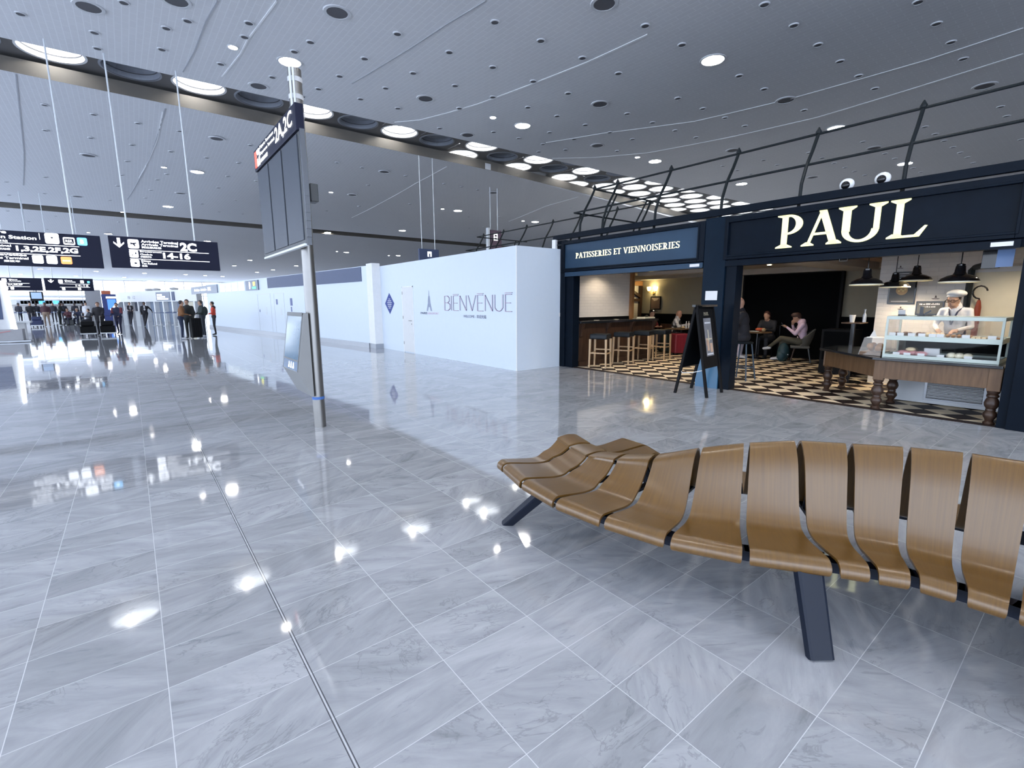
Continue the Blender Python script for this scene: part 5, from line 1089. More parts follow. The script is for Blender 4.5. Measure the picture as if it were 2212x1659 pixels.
# server in white behind the counter
J = stand(arm='front', lean=.05, w=.88, head=(.03, .07, 1.545)); J['look'] = (.18, 1, -.35)
r, W, P, f, sd = human('person', 'person in white jacket and white beret working behind the glass display', (10.27, 1.625, 0), ang(-1, .10), J, dict(top=(.80, .80, .82), bottom=(.05, .05, .07), skin=(.56, .34, .24), shoe=(.03, .03, .03), hair=(.02, .015, .015)), vox=.016, hair='short', bulk=.88)
hd = P['head']; W(MB().ell(hd+Vector((-.02, -.03, .095)), (.122, .135, .062), 20, 10).ell(hd+Vector((0, -.01, .055)), (.092, .102, .03), 20, 8)).build('beret', 'white_paint', r, smooth=True)
m = MB()
for s_ in (-1, 1):
    c = hd+f*.098+sd*.036*s_+Vector((0, 0, .012)); m.tube([c+sd*.028*math.cos(a)+Vector((0, 0, .019*math.sin(a))) for a in [i*PI/6 for i in range(13)]], .0045, n=6); m.tube([c+sd*.028*s_, hd+sd*.082*s_-f*.0+Vector((0, 0, .01))], .004, n=6)
m.tube([hd+f*.10-sd*.010+Vector((0, 0, .014)), hd+f*.10+sd*.010+Vector((0, 0, .014))], .004, n=6); W(m).build('glasses', 'enamel_black', r)
W(MB().tube([(-.085, .06, 1.44), (-.05, .165, 1.36), (.0, .205, 1.16)], .011, n=6).tube([(.085, .06, 1.44), (.05, .165, 1.36), (.0, .205, 1.16)], .011, n=6)).build('lanyard', M('lanyard_navy', (.03, .04, .09), .6), r)

# young man in a pink hoodie, legs crossed, looking at a phone
hx, hy = -.37, .93; base = Vector((13.40, 4.99, 0))
J = sit(.43, lean=.02, knee=.45); J.update(head=(.0, .16, 1.13), look=(.0, 1, -.75), neck=(0, .08, 1.02), kn_l=(-.02, .47, .60), an_l=(.10, .72, .36), to_l=(.10, .86, .30), kn_r=(.09, .45, .50), an_r=(.10, .50, .095), to_r=(.10, .66, .038),
    el_l=(-.20, .16, .72), wr_l=(-.05, .36, .88), hd_l=(.1, .6, .3), el_r=(.20, .18, .74), wr_r=(.06, .24, .93), hd_r=(-.3, 0, 1))
def hood(P): return [_el(P['neck']+Vector((0, -.06, .0)), (.12, .075, .08), 'top')]
r, W, P, f, sd = human('person', 'person in pale pink hoodie and olive trousers sitting cross-legged with a phone', tuple(base), ang(hx, hy), J, dict(top=(.74, .54, .66), bottom=(.085, .075, .05), skin=(.42, .24, .16), shoe=(.72, .70, .70), hair=(.055, .025, .018)), vox=.017, bulk=1.05, extras=hood)
W(MB().ell(P['head']+Vector((0, .02, .055)), (.096, .115, .070), 16, 10).ell(P['head']+Vector((0, .085, .045)), (.075, .04, .035), 12, 8)).build('fringe', 'hair_0e0604', r, smooth=True)
W(MB().obox((-.01, .46, .93), (1, 0, 0), (0, .5, 1), (0, -1, .5), .075, .15, .009)).build('phone', 'enamel_black', r, label='dark phone held in one hand')
W(MB().tube([(.14, .10, .99), (.05, .15, .90), (-.10, .145, .74), (-.16, .06, .60)], .013, n=6)).build('bag_strap', 'enamel_black', r)
W(MB().prism([(0, 0), (.05, -.018), (.10, .006), (.05, -.004)], (.142, .60, .065), (0, 1, 0), UP, (1, 0, 0), .004).prism([(0, 0), (.05, -.018), (.10, .006), (.05, -.004)], (.138, .76, .33), (0, 1, -.3), UP, (1, 0, 0), .006)).build('shoe_mark', 'enamel_black', r)
Rr = Matrix.Rotation(ang(hx, hy), 3, 'Z')
def LW_(mb, rot, loc): mb.v = [tuple(rot @ Vector(v)+Vector(loc)) for v in mb.v]; return mb
t = thing('tub_chair', 'grey upholstered tub chair holding the person in the pink hoodie', 'chair', tuple(base))
shell_ = MB(); n = 18; rows = []
for i in range(n+1):
    a = PI*(.0+1.0*i/n); x, y = .27*math.cos(a), -.24*math.sin(a)*1.0; hgt = .62+.22*math.sin(a); rows.append([(x*.85, y*.85+.04, .40), (x, y, hgt*.75), (x*1.1, y*1.16, hgt), (x*1.04, y*1.08, hgt+.01), (x*.92, y*.92, hgt*.74), (x*.78, y*.78+.04, .45)])
for rr in rows: shell_.v += rr
for i in range(n):
    for k in range(6): k2 = (k+1) % 6; shell_.f.append((i*6+k, i*6+k2, (i+1)*6+k2, (i+1)*6+k))
shell_.f += [tuple(range(6)), tuple(n*6+k for k in range(6))[::-1]]
LW_(shell_, Rr, base).build('backrest', M('chair_grey', (.13, .125, .11), .8, noise=.2, nscale=30), t, smooth=True)
LW_(MB().box((-.25, -.18, .355), (.25, .25, .425)), Rr, base).build('seat', 'chair_grey', t, bevel=.03)
for a in (-1, 1):
    for b in (-1, 1): LW_(MB().tube([(a*.24, b*.22, .006), (a*.17, b*.15, .36)], [.014, .022], n=8), Rr, base).build('leg', 'dark_oak' if b > 0 else 'casing_dark', t)
t = thing('backpack', 'dark teal backpack with pale reflective tabs on the checkered floor', 'backpack', (13.20, 5.36, 0)); bp = Vector((13.12, 5.30, 0))
m = MB().ell((0, 0, .24), (.20, .14, .245), 18, 12); m.v = [(v[0], v[1], max(v[2], .008)) for v in m.v]; LW_(m, Rr, bp).build('bag', M('teal_nylon', (.012, .045, .06), .5, noise=.3, nscale=10), t, smooth=True)
LW_(MB().ell((-.12, .04, .15), (.11, .11, .14), 12, 8), Rr, bp).build('front_pocket', 'teal_nylon', t, smooth=True)
LW_(MB().tube([(-.02, -.08, .42), (.0, 0, .47), (.02, .06, .41)], .010), Rr, bp).build('grab_handle', 'enamel_black', t)
for p in ((-.165, .10, .07), (-.165, .0, .19), (-.14, -.09, .20)): LW_(MB().obox(p, (0, 1, .3), (1, 0, 0), (0, -.3, 1), .05, .012, .02), Rr, bp).build('reflective_tab', 'paper', t)

# cafe table, its other guests
tc_ = gz(1648, 775); tc_ = Vector((13.25, 6.05, 0))
t = thing('cafe_table', 'round brown cafe table on a black pedestal between seated guests', 'table', tuple(tc_)); MB().lathe([(.34, .70), (.35, .715), (.34, .73)], c=tc_, n=32).build('top', 'brown_oak', t); MB().lathe([(.20, .006), (.20, .02), (.03, .04), (.025, .70)], c=tc_, n=20).build('pedestal', 'enamel_black', t)
MB().lathe([(.10, .731), (.13, .745), (.12, .747), (.09, .737)], c=tc_+Vector((-.05, .08, 0)), n=20).build('plate', 'paper', None, label='pale plate on the round cafe table', cat='plate')
MB().ell(tc_+Vector((.08, -.12, .78)), (.06, .05, .05), 12, 8).build('food_wrap', M('wrap_brown', (.40, .28, .15), .8), None, label='brown crumpled food wrap on the round cafe table', cat='food wrap')
J = sit(.45, lean=.10); J.update(look=(0, 1, -.4))
human('person', 'person in pale lilac trousers sitting at the round table, hidden behind the stool guest', (12.95, 6.80, 0), ang(.25, -1), J, dict(top=(.30, .24, .22), bottom=(.48, .45, .55), skin=SK, shoe=(.55, .55, .58), hair=(.03, .02, .02)), vox=.022)
t = thing('cafe_chair', 'wooden cafe chair under the guest in lilac trousers', 'chair', (12.95, 6.85, 0)); MB().box((12.74, 6.66, .42), (13.16, 7.06, .46)).build('seat', 'dark_oak', t, bevel=.01); MB().box((12.74, 7.04, .46), (13.16, 7.08, .86)).build('backrest', 'dark_oak', t, bevel=.01)
for a in (12.76, 13.14):
    for b in (6.68, 7.04): MB().box((a-.015, b-.015, .006), (a+.015, b+.015, .42)).build('leg', 'dark_oak', t)
J = sit(.45, lean=.14); J.update(look=(0, 1, -.9), head=(0, .26, 1.15))
human('person', 'person with long dark reddish hair bending over the table behind the pink hoodie', (13.98, 6.05, 0), ang(-1, .0), J, dict(top=(.02, .02, .025), bottom=(.03, .03, .035), skin=SK, shoe=(.02, .02, .02), hair=(.045, .012, .010)), vox=.022, hair='long')
t = thing('cafe_chair', 'dark chair against the black wall panel behind the round table', 'chair', (13.96, 6.05, 0)); MB().box((13.76, 5.85, .42), (14.16, 6.25, .46)).build('seat', 'enamel_black', t, bevel=.01); MB().box((14.14, 5.85, .46), (14.18, 6.25, .88)).build('backrest', 'enamel_black', t, bevel=.01)
for a in (13.78, 14.14):
    for b in (5.87, 6.23): MB().box((a-.015, b-.015, .006), (a+.015, b+.015, .42)).build('leg', 'enamel_black', t)
t = thing('handbag', 'orange-red bag lying on the round cafe table', 'bag', tuple(tc_+Vector((.2, .05, .73)))); MB().ell(tc_+Vector((.20, .02, .78)), (.09, .14, .05), 14, 8).build('bag', M('orange_red', (.45, .08, .03), .6), t, smooth=True)

# bald man on a bar stool at the high table by the pillar
bb = gz(1600, 820); bx_, by_ = bb.x, bb.y
J = sit(.76, lean=.05, knee=.34); J.update(an_l=(-.11, .26, .36), an_r=(.11, .26, .36), to_l=(-.12, .40, .31), to_r=(.12, .40, .31), look=(.1, 1, -.15)); J['wr_l'] = (-.06, .36, 1.16); J['wr_r'] = (.14, .34, 1.08)
sc_h = 1.0
r, W, P, f, sd = human('person', 'bald person in a black jacket sitting on a high stool behind the pillar', (bx_, by_, 0), ang(-.35, .93), J, dict(top=(.012, .012, .018), bottom=(.012, .012, .016), skin=(.46, .26, .18), shoe=(.02, .02, .02), hair=(.1, .07, .05)), vox=.018, hair='none', bulk=1.1)
W(MB().lathe([(.026, 1.17), (.034, 1.25), (.036, 1.255), (.0355, 1.27)], c=(-.04, .47, 0), n=14)).build('paper_cup', 'paper', r)
t = thing('bar_stool', 'black metal bar stool carrying the bald guest by the pillar', 'bar stool', (bx_, by_, 0)); MB().lathe([(.17, .72), (.18, .74), (.17, .76)], c=(bx_, by_, 0), n=20).build('seat', 'black_leather', t)
for a in (-1, 1):
    for b in (-1, 1): MB().tube([(bx_+a*.19, by_+b*.19, .006), (bx_+a*.11, by_+b*.11, .72)], .014).build('leg', M('blue_steel', (.05, .08, .12), .4), t)
MB().tube([(bx_-.165, by_-.165, .25), (bx_+.165, by_-.165, .25), (bx_+.165, by_+.165, .25), (bx_-.165, by_+.165, .25), (bx_-.165, by_-.165, .25)], .010).build('foot_ring', 'blue_steel', t)
t = thing('high_table', 'narrow brown high table in front of the bald guest by the pillar', 'table', (bx_+.1, by_+.55, 0)); MB().box((bx_-.35, by_+.32, 1.02), (bx_+.45, by_+.85, 1.05)).build('top', 'brown_oak', t, bevel=.005); MB().box((bx_+.02, by_+.55, .03), (bx_+.08, by_+.61, 1.02)).build('stem', 'enamel_black', t); MB().box((bx_-.15, by_+.38, .006), (bx_+.25, by_+.78, .03)).build('foot', 'enamel_black', t)

# older man in a vest at the far table, suitcases
sp_ = gz(1462, 766); vm = Vector((13.35, 8.78, 0)); 
J = sit(.45, lean=.14); J.update(look=(.15, 1, -.45), wr_l=(-.05, .50, .84), wr_r=(.12, .46, .84), el_l=(-.22, .24, .78), el_r=(.22, .24, .78), head=(0, .21, 1.17))
r, W, P, f, sd = human('person', 'bald older person in dark vest and white sleeves eating at a far table', tuple(vm), ang(.45, -.90), J, dict(top=(.60, .58, .60), bottom=(.03, .03, .04), skin=(.48, .26, .18), shoe=(.02, .02, .02), hair=(.3, .28, .26), top2=(.02, .02, .025)), vox=.020, hair='none', bulk=1.08,
    extras=lambda P: [_el(P['chest']+Vector((0, .0, -.02)), (.182, .140, .20), 'top2', 1), _el(P['chest']+Vector((0, -.01, -.18)), (.172, .128, .18), 'top2', 1)])
t = thing('cafe_chair', 'dark chair under the older guest in the vest', 'chair', tuple(vm)); MB().box((13.13, 8.58, .41), (13.57, 9.0, .45)).build('seat', 'dark_oak', t, bevel=.01); MB().box((13.09, 8.62, .45), (13.13, 9.0, .86)).build('backrest', 'dark_oak', t)
for a in (13.16, 13.54):
    for b in (8.61, 8.96): MB().box((a-.015, b-.015, .006), (a+.015, b+.015, .42)).build('leg', 'dark_oak', t)
t = thing('cafe_table', 'rectangular brown table in front of the older guest in the vest', 'table', (13.05, 8.1, 0)); MB().box((12.45, 7.85, .73), (13.45, 8.42, .76)).build('top', 'brown_oak', t, bevel=.005); MB().box((12.9, 8.1, .03), (12.96, 8.16, .73)).build('stem', 'enamel_black', t); MB().box((12.7, 7.95, .006), (13.15, 8.35, .03)).build('foot', 'enamel_black', t)
for dx, lab in ((0, 'left'), (.13, 'right')): MB().lathe([(.022, .761), (.026, .88), (.012, .93), (.012, .97)], c=(12.85+dx, 7.95, 0), n=12).build('bottle', M('bottle_clear', (.5, .5, .52), .2), None, label=f'{lab} of two slim pale bottles on the older guest\'s table', cat='bottle')
MB().ell((12.95, 8.12, .785), (.09, .07, .022), 12, 8).build('pastry', 'pale_dough', None, label='pale pastry lying before the older guest in the vest', cat='pastry')
def suitcase(label, c, sx, sy, h, mat, rz=0, handle=True):
    t = thing('suitcase', label, 'suitcase', tuple(c)); c = Vector(c)
    MB().box((c.x-sx/2, c.y-sy/2, c.z+.045), (c.x+sx/2, c.y+sy/2, c.z+h), rz=rz).build('shell', mat, t, bevel=.035)
    m = MB()
    R_ = Matrix.Rotation(rz, 3, 'Z')
    for k in (-.3, -.1, .1, .3): q = c+R_ @ Vector((k*sx, -sy/2-.003, 0)); m.box((q.x-.006, q.y-.006, c.z+.1), (q.x+.006, q.y+.006, c.z+h-.05), rz=rz)
    m.build('rib', mat, t)
    for a in (-1, 1): q = c+R_ @ Vector((a*sx*.38, 0, 0)); MB().lathe([(.024, -.012), (.024, .012)], c=(q.x, q.y, c.z+.024), axis='X', n=12).build('wheel', 'enamel_black', t)
    if handle:
        a, b = c+R_ @ Vector((-sx*.22, sy*.3, 0)), c+R_ @ Vector((sx*.22, sy*.3, 0)); MB().tube([(a.x, a.y, c.z+h-.02), (a.x, a.y, c.z+h+.28), (b.x, b.y, c.z+h+.28), (b.x, b.y, c.z+h-.02)], .009).build('handle', 'enamel_black', t)
    return t
suitcase('burgundy hard-shell suitcase standing behind the A-board', (sp_.x+.05, sp_.y-.02, .006), .45, .28, .62, M('burgundy', (.22, .02, .035), .35), -.4)
suitcase('dark green suitcase beside the burgundy one', (sp_.x+.22, sp_.y+.42, .006), .42, .28, .60, M('dark_green', (.02, .035, .03), .5), -.4, handle=False)
J = sit(.45, lean=.12); J.update(look=(0, 1, -.5))
r, W, P, f, sd = human('person', 'person in red jacket and black cap sitting beyond the end of the bar', (12.9, 9.35, 0), ang(-.2, -1), J, dict(top=(.16, .02, .02), bottom=(.03, .03, .05), skin=SK, shoe=(.02, .02, .02), hair=(.02, .02, .02)), vox=.024, hair='short')
W(MB().ell(P['head']+Vector((0, .0, .06)), (.09, .10, .06), 14, 8).box(P['head']+Vector((-.06, .06, .045)), P['head']+Vector((.06, .17, .06)))).build('cap', 'enamel_black', r)
t = thing('cafe_chair', 'dark chair under the guest in the red jacket', 'chair', (12.9, 9.4, 0)); MB().box((12.68, 9.2, .41), (13.12, 9.62, .45)).build('seat', 'dark_oak', t, bevel=.01); MB().box((12.68, 9.6, .45), (13.12, 9.64, .86)).build('backrest', 'dark_oak', t)
for a in (12.71, 13.09):
    for b in (9.23, 9.6): MB().box((a-.015, b-.015, .006), (a+.015, b+.015, .42)).build('leg', 'dark_oak', t)
# ------------------------------------------------ hanging direction signs
def hanging_sign(label, x0, x1, z0, z1, y, rods, draw, th=.10):
    t = thing('hanging_sign', label, 'sign', ((x0+x1)/2, y, z0)); MB().box((x0, y, z0), (x1, y+th, z1)).build('panel', 'navy_sign', t, bevel=.01)
    for x in rods: MB().tube([(x, y+th/2, z1), (x, y+th/2, zc(x, y)-.01)], .017, n=8).build('rod', 'rod_white', t, smooth=True)
    draw(t, y-.004); return t
def tile(t, x, z, s, y, mat='sign_light', sz=None): 
    o = MB().box((x, y-.003, z), (x+s, y, z+(sz or s))).build('icon_tile', mat, t, bevel=.0); md = o.modifiers.new('b', 'BEVEL'); md.width = s*.12; md.segments = 3; md.limit_method = 'NONE'; md.affect = 'EDGES'; md.width = min(s*.12, .0014); return o
def rtile(t, x, z, s, y, mat='sign_light', w_=None):
    w_ = w_ or s; r = s*.16; poly = []
    for cx_, cz_, a0 in ((w_-r, s-r, 0), (r, s-r, 90), (r, r, 180), (w_-r, r, 270)):
        for k in range(5): a = math.radians(a0+k*22.5); poly.append((cx_+r*math.cos(a), cz_+r*math.sin(a)))
    return MB().prism(poly, (x, y, z), (1, 0, 0), (0, 0, 1), (0, -1, 0), .003).build('icon_tile', mat, t)
def lab(t, items, y, mat='sign_light'):
    m = MB()
    for s, x, z, h, wd, fat in items: text(m, s, (x, y-.002, z), RF, UP, height=h, width=wd, fat=fat)
    return m.build('lettering', mat, t)
def lines(t, y, rows): 
    m = MB(); [m.box((a, y-.003, z-.006), (b, y, z+.006)) for a, b, z in rows]; m.build('divider', 'sign_light', t)
PL = [(-.09,-.02),(-.02,-.01),(.03,-.07),(.05,-.07),(.03,.0),(.07,.015),(.085,.035),(.07,.045),(-.03,.03),(-.07,.045),(-.08,.045),(-.07,.015)]
def d2c(t, y):
    m = MB(); m.prism([(.0, .0), (.10, .10), (.10, .14), (.03, .075), (.03, .23), (-.03, .23), (-.03, .075), (-.10, .14), (-.10, .10)], (-.045, y, 2.895), RF, UP, (0, -1, 0), .003); m.build('arrow', 'sign_light', t)
    a = rtile(t, .125, 2.895, .215, y); MB().prism([(x*.8, z*.8) for x, z in PL], (.232, y-.003, 3.0), RF, UP, (0, -1, 0), .002).build('glyph', 'navy_sign', a)
    b = rtile(t, .13, 2.675, .175, y); MB().box((.17, y-.005, 2.73), (.20, y-.003, 2.75)).box((.24, y-.005, 2.76), (.27, y-.003, 2.80)).build('glyph', 'navy_sign', b)
    c = rtile(t, .13, 2.455, .175, y); MB().ell((.23, y-.003, 2.54), (.03, .002, .02)).build('glyph', 'navy_sign', c)
    lab(t, [('Arrivées Terminal', .385, 3.045, .062, .76, .02), ('Arrivals Terminal', .385, 2.975, .055, .75, .02), ('到达航站楼', .385, 2.905, .055, .40, .01), ('2C', 1.18, 2.885, .215, .36, .045),
            ('Enregistrement', .34, 2.80, .045, .44, .02), ('Check-in', .34, 2.74, .042, .24, .02), ('办理登机手续', .34, 2.68, .042, .22, .01), ('14-16', .80, 2.68, .15, .58, .04), ('Détaxe', .345, 2.58, .045, .19, .02), ('Tax Refund', .345, 2.52, .045, .31, .02), ('退税', .345, 2.46, .042, .11, .01)], y)
    lines(t, y, [(.13, 1.80, 2.862), (.13, 1.80, 2.645)])
hanging_sign('black hanging sign with large white 2C and 14-16', -.238, 2.03, 2.42, 3.165, 15.3, [.15, 1.52], d2c)
def dtr(t, y):
    a = rtile(t, -1.34, 2.90, .235, y); MB().prism([(-.03, .02), (.03, .02), (0, -.02)], (-1.222, y-.003, 3.03), RF, UP, (0, -1, 0), .002).build('glyph', 'navy_sign', a)
    b = rtile(t, -1.04, 2.90, .165, y, w_=.20); MB().box((-1.02, y-.005, 2.93), (-.86, y-.003, 3.035)).build('glyph', 'navy_sign', b); lab(t, [('RER', -1.0, 2.95, .06, .12, .01)], y-.006)
    c = rtile(t, -.80, 2.90, .175, y, 'sign_cyan'); lab(t, [('B', -.745, 2.94, .09, .06, .02)], y-.004)
    rtile(t, -1.60, 2.455, .18, y); rtile(t, -1.37, 2.455, .18, y); o = rtile(t, -1.13, 2.46, .165, y, 'sign_orange', w_=.19); MB().box((-1.10, y-.006, 2.525), (-.97, y-.003, 2.545)).build('glyph', 'sign_light', o)
    lab(t, [('Gare', -2.30, 3.07, .07, .36, .02), ('Train Station', -2.30, 2.965, .075, .82, .02), ('火车站', -2.20, 2.885, .055, .26, .01), ('1,3,2E,2F,2G', -1.83, 2.69, .135, 1.02, .04), ('Terminal', -2.30, 2.79, .045, .40, .02), ('航站楼', -2.10, 2.72, .045, .18, .01),
            ('Navettes', -2.20, 2.60, .05, .52, .02), ('Bus Terminal', -2.20, 2.53, .05, .54, .02), ('摆渡车', -2.05, 2.465, .045, .25, .01)], y)
    lines(t, y, [(-3.2, -.78, 2.865), (-3.2, -.78, 2.655)]); MB().box((-1.43, y-.003, 2.98), (-1.42, y, 3.12)).build('separator', 'sign_light', t)
hanging_sign('black hanging sign with Train Station lettering and terminal numbers at left', -3.3, -.385, 2.39, 3.14, 15.3, [-.85, -2.8], dtr)
def dfar(xo, arrow):
    def f(t, y):
        rtile(t, xo+.06 if not arrow else xo+.52, 2.62, .17, y); it = [('Gare', xo+.30+.45*arrow, 2.73, .05, .3, .02), ('Arrivals', xo+.30+.45*arrow, 2.66, .05, .42, .02), ('14-16' if arrow else '2A,2E,2F', xo+.25+.9*arrow, 2.46, .085, .5, .03)]
        lab(t, it, y); lines(t, y, [(xo+.15+.4*arrow, xo+1.0+.7*arrow, 2.58), (xo+.15+.4*arrow, xo+1.0+.7*arrow, 2.42)])
        rtile(t, xo+.12+.5*arrow, 2.28, .12, y); rtile(t, xo+.32+.9*arrow, 2.28, .12, y)
        if arrow:
            MB().prism([(.0, .0), (.10, .10), (.10, .14), (.03, .075), (.03, .18), (-.03, .18), (-.03, .075), (-.10, .14), (-.10, .10)], (xo+.25, y, 2.62), RF, UP, (0, -1, 0), .003).build('arrow', 'sign_light', t); rtile(t, xo+1.35, 2.63, .14, y); rtile(t, xo+1.62, 2.64, .10, y, 'sign_cyan')
    return f
hanging_sign('smaller far hanging sign with a down arrow above the check-in crowd', -3.22, -1.37, 2.24, 2.86, 33.5, [-2.9, -1.75], dfar(-3.22, 1))
hanging_sign('smaller far hanging sign left of the down-arrow one', -4.75, -3.31, 2.23, 2.84, 33.5, [-4.4, -3.6], dfar(-4.75, 0))
t = thing('hanging_sign', 'plum-coloured hanging sign high behind the white hoarding', 'sign', (14.8, 20, 4.3)); MB().box((14.47, 20, 4.1), (15.15, 20.12, 5.12)).build('panel', M('plum', (.13, .085, .12), .5), t); MB().box((14.30, 19.97, 4.0), (14.40, 20.15, 5.2)).build('light_edge', 'rod_white', t)
for x in (14.5, 14.95): MB().tube([(x, 20.06, 5.1), (x, 20.06, zc(x, 20)-.01)], .02, n=8).build('rod', 'rod_white', t)
ic = MB().box((14.66, 19.992, 4.62), (14.90, 19.998, 4.95)).build('icon_tile', 'sign_light', t); MB().box((14.71, 19.988, 4.66), (14.85, 19.992, 4.76)).box((14.71, 19.988, 4.80), (14.85, 19.992, 4.90)).build('glyph', 'plum', ic)
t = thing('hanging_sign', 'dark blue sign peeking over the left end of the white hoarding', 'sign', (9.9, 18, 3.0)); MB().box((9.45, 18, 3.0), (10.35, 18.1, 3.72)).build('panel', 'navy_band', t)
for x in (9.6, 10.2): MB().tube([(x, 18.05, 3.7), (x, 18.05, 7.62)], .015, n=6).build('rod', 'rod_white', t)
ic = MB().box((9.82, 17.99, 3.42), (10.0, 17.996, 3.62)).build('icon_tile', 'sign_light', t); MB().box((9.88, 17.985, 3.42), (9.94, 17.99, 3.54)).build('glyph', 'navy_band', ic)

# ------------------------------------------------ distant end of the hall
def Lp(a, b, s): return a.lerp(b, s)
Qa, Qb = Vector((-1.0, 62.5, 0)), Vector((4.3, 46.5, 0)); qd = (Qb-Qa).normalized(); qn = Vector((qd.y, -qd.x, 0)); qn = qn if qn.y < 0 else -qn; QL = (Qb-Qa).length
def qbox(s0, s1, z0, z1, o0=0, o1=.05):
    P = lambda s, z, o: tuple(Qa+qd*s+qn*o+Vector((0, 0, z))); return MB().add([P(s0,z0,o0), P(s1,z0,o0), P(s1,z0,o1), P(s0,z0,o1), P(s0,z1,o0), P(s1,z1,o0), P(s1,z1,o1), P(s0,z1,o1)], [(0,3,2,1),(4,5,6,7),(0,1,5,4),(1,2,6,5),(2,3,7,6),(3,0,4,7)])
t = thing('office_front', 'pale glazed office front with a deep white fascia at the far end of the hall', 'shop front', tuple(Qa))
qbox(0, QL, 1.78, 2.75, -.4, .0).build('fascia', 'white_paint', t); qbox(-.0, QL, 0, 1.78, -.45, -.35).build('glazing', M('office_glass', (.22, .27, .36), .15), t)
for s0 in (0, 1.6, 3.3, 5.0, 6.7, 8.6, 10.4, 12.2, 14.0, 16.2): qbox(s0, s0+.25, 0, 1.78, -.38, .0).build('post', 'white_paint', t)
qbox(3.4, 4.9, .1, 1.7, -.36, -.3).build('poster', M('dark_poster', (.05, .06, .09), .5), t); qbox(5.3, 6.5, .9, 1.75, -.36, -.3).build('poster', 'navy_band', t); qbox(14.3, 16.0, .1, 1.75, -.36, -.3).build('door', 'cream', t)
qbox(9.4, 12.1, 1.85, 2.6, 0, .04).build('sign_board', 'grey_sign', t); m = MB(); 
for s0, s1, z0, z1 in ((9.6, 10.6, 2.3, 2.42), (9.6, 11.2, 2.12, 2.24), (9.6, 11.8, 1.95, 2.06)):
    k = qbox(s0, s1, z0, z1, .04, .05); m.add(k.v, k.f)
m.build('lettering', 'sign_light', t); qbox(12.5, 13.0, 1.85, 2.6, 0, .04).build('blue_tile', 'navy_band', t)
m = MB()
for s0 in (3.0, 4.2): text(m, '10' if s0 == 3.0 else '12', tuple(Qa+qd*s0+qn*.01+Vector((0, 0, 2.05))), tuple(qd), UP, height=.28, width=.5)
m.build('numbers', 'grey_line', t)
for s0 in (7.5, 9.0, 12.5): 
    p = Qa+qd*s0-qn*.2; MB().ell((p.x, p.y, 2.85), (.35, .2, .12), 10, 6).build('duct_fitting', 'lamp_ring', t)
t = thing('advert_totem', 'bright blue advertising totem with a white header at the far end', 'advertising totem', (-1.6, 57, 0)); a = gy(226, 690, 56); b = gy(257, 690, 56)
MB().box((a.x, 56, 0), (b.x, 56.3, 2.45)).build('casing', M('deep_blue', (.03, .05, .20), .4), t); MB().box((a.x+.35, 55.98, 1.1), (b.x-.05, 56.0, 2.0)).build('screen', M('blue_screen', (.1, .25, .7), .4, emit=(.06, .20, .70), es=1.2), t)
MB().box((a.x+.3, 55.98, 2.08), (b.x, 56.0, 2.24)).build('header', 'sign_light', t); MB().prism([(0, 0), (.18, 0), (.75, .75), (.57, .75)], (a.x+.55, 55.97, 1.15), RF, UP, (0, -1, 0), .01).build('slash_mark', 'sign_light', t); MB().box((b.x-.25, 55.97, .2), (b.x-.05, 55.99, 1.2)).box((b.x-.5, 55.97, 1.05), (b.x-.05, 55.99, 1.2)).build('light_frame', 'sign_light', t)
t = thing('orange_sign', 'orange square sign above the blue advertising totem', 'sign', (-2, 57, 2)); a = gy(220, 642, 57); b = gy(238, 628, 57); MB().box((a.x, 57, a.z), (b.x, 57.1, b.z)).build('panel', M('orange_panel', (.55, .14, .06), .5), t); MB().box((b.x-.1, 57.02, 0), (b.x, 57.1, a.z)).build('post', 'steel_plinth', t)
t = thing('wall_column', 'pale grey column between check-in screens and the blue totem', 'pillar', (-3.4, 60, 0)); a = gy(208, 690, 60); MB().box((a.x-.55, 60, 0), (a.x+.55, 60.8, 2.9)).build('shaft', M('column_grey', (.36, .36, .38), .6), t)
# check-in desks
a = gy(28, 690, 62); b = gy(205, 690, 62)
t = thing('check_in_wall', 'long pale check-in wall with a row of small screens at the far left', 'check-in wall', (a.x, 62, 0)); MB().box((a.x, 62.6, 0), (b.x, 62.7, 1.58)).build('wall', M('beige_grey', (.55, .53, .52), .7), t); MB().box((a.x, 62.3, 1.56), (b.x, 62.7, 2.05)).build('canopy', 'white_paint', t); MB().box((a.x-.2, 62.1, 2.2), (b.x, 62.7, 2.36)).build('beam', 'rod_white', t)
n = 20
for k in range(n):
    x0 = a.x+.4+(b.x-a.x-.8)*k/n; MB().box((x0, 62.25, 1.64), (x0+.42, 62.3, 1.92)).build('screen', 'sign_cyan' if k in (6, 10) else ('casing_dark' if k % 3 else 'steel_plinth'), t)
for k in range(7):
    x0 = a.x+.6+(b.x-a.x-1.2)*k/7; td = thing('check_in_desk', 'low pale check-in desk in front of the screens wall', 'desk', (x0, 61, 0), group='check-in desks at the far left'); MB().box((x0, 60.8, 0), (x0+.60, 61.4, .95)).build('body', 'white_paint', td, bevel=.02); MB().box((x0-.02, 60.75, .95), (x0+.62, 61.45, 1.0)).build('top', 'casing_dark', td)
t = thing('hanging_screen', 'dark television screen hanging below the far signs', 'screen', (-5, 38, 2)); a = gy(66, 650, 38); b = gy(92, 630, 38); MB().box((a.x, 38, a.z), (b.x, 38.12, b.z)).build('casing', 'enamel_black', t); MB().box((a.x+.06, 37.98, a.z+.12), (b.x-.06, 38.0, b.z-.05)).build('screen', M('tv_glow', (.3, .4, .55), .3, emit=(.22, .32, .5), es=.9), t); MB().tube([((a.x+b.x)/2, 38.06, b.z), ((a.x+b.x)/2, 38.06, zc(a.x, 38.06)-.01)], .03).build('rod', 'rod_white', t)
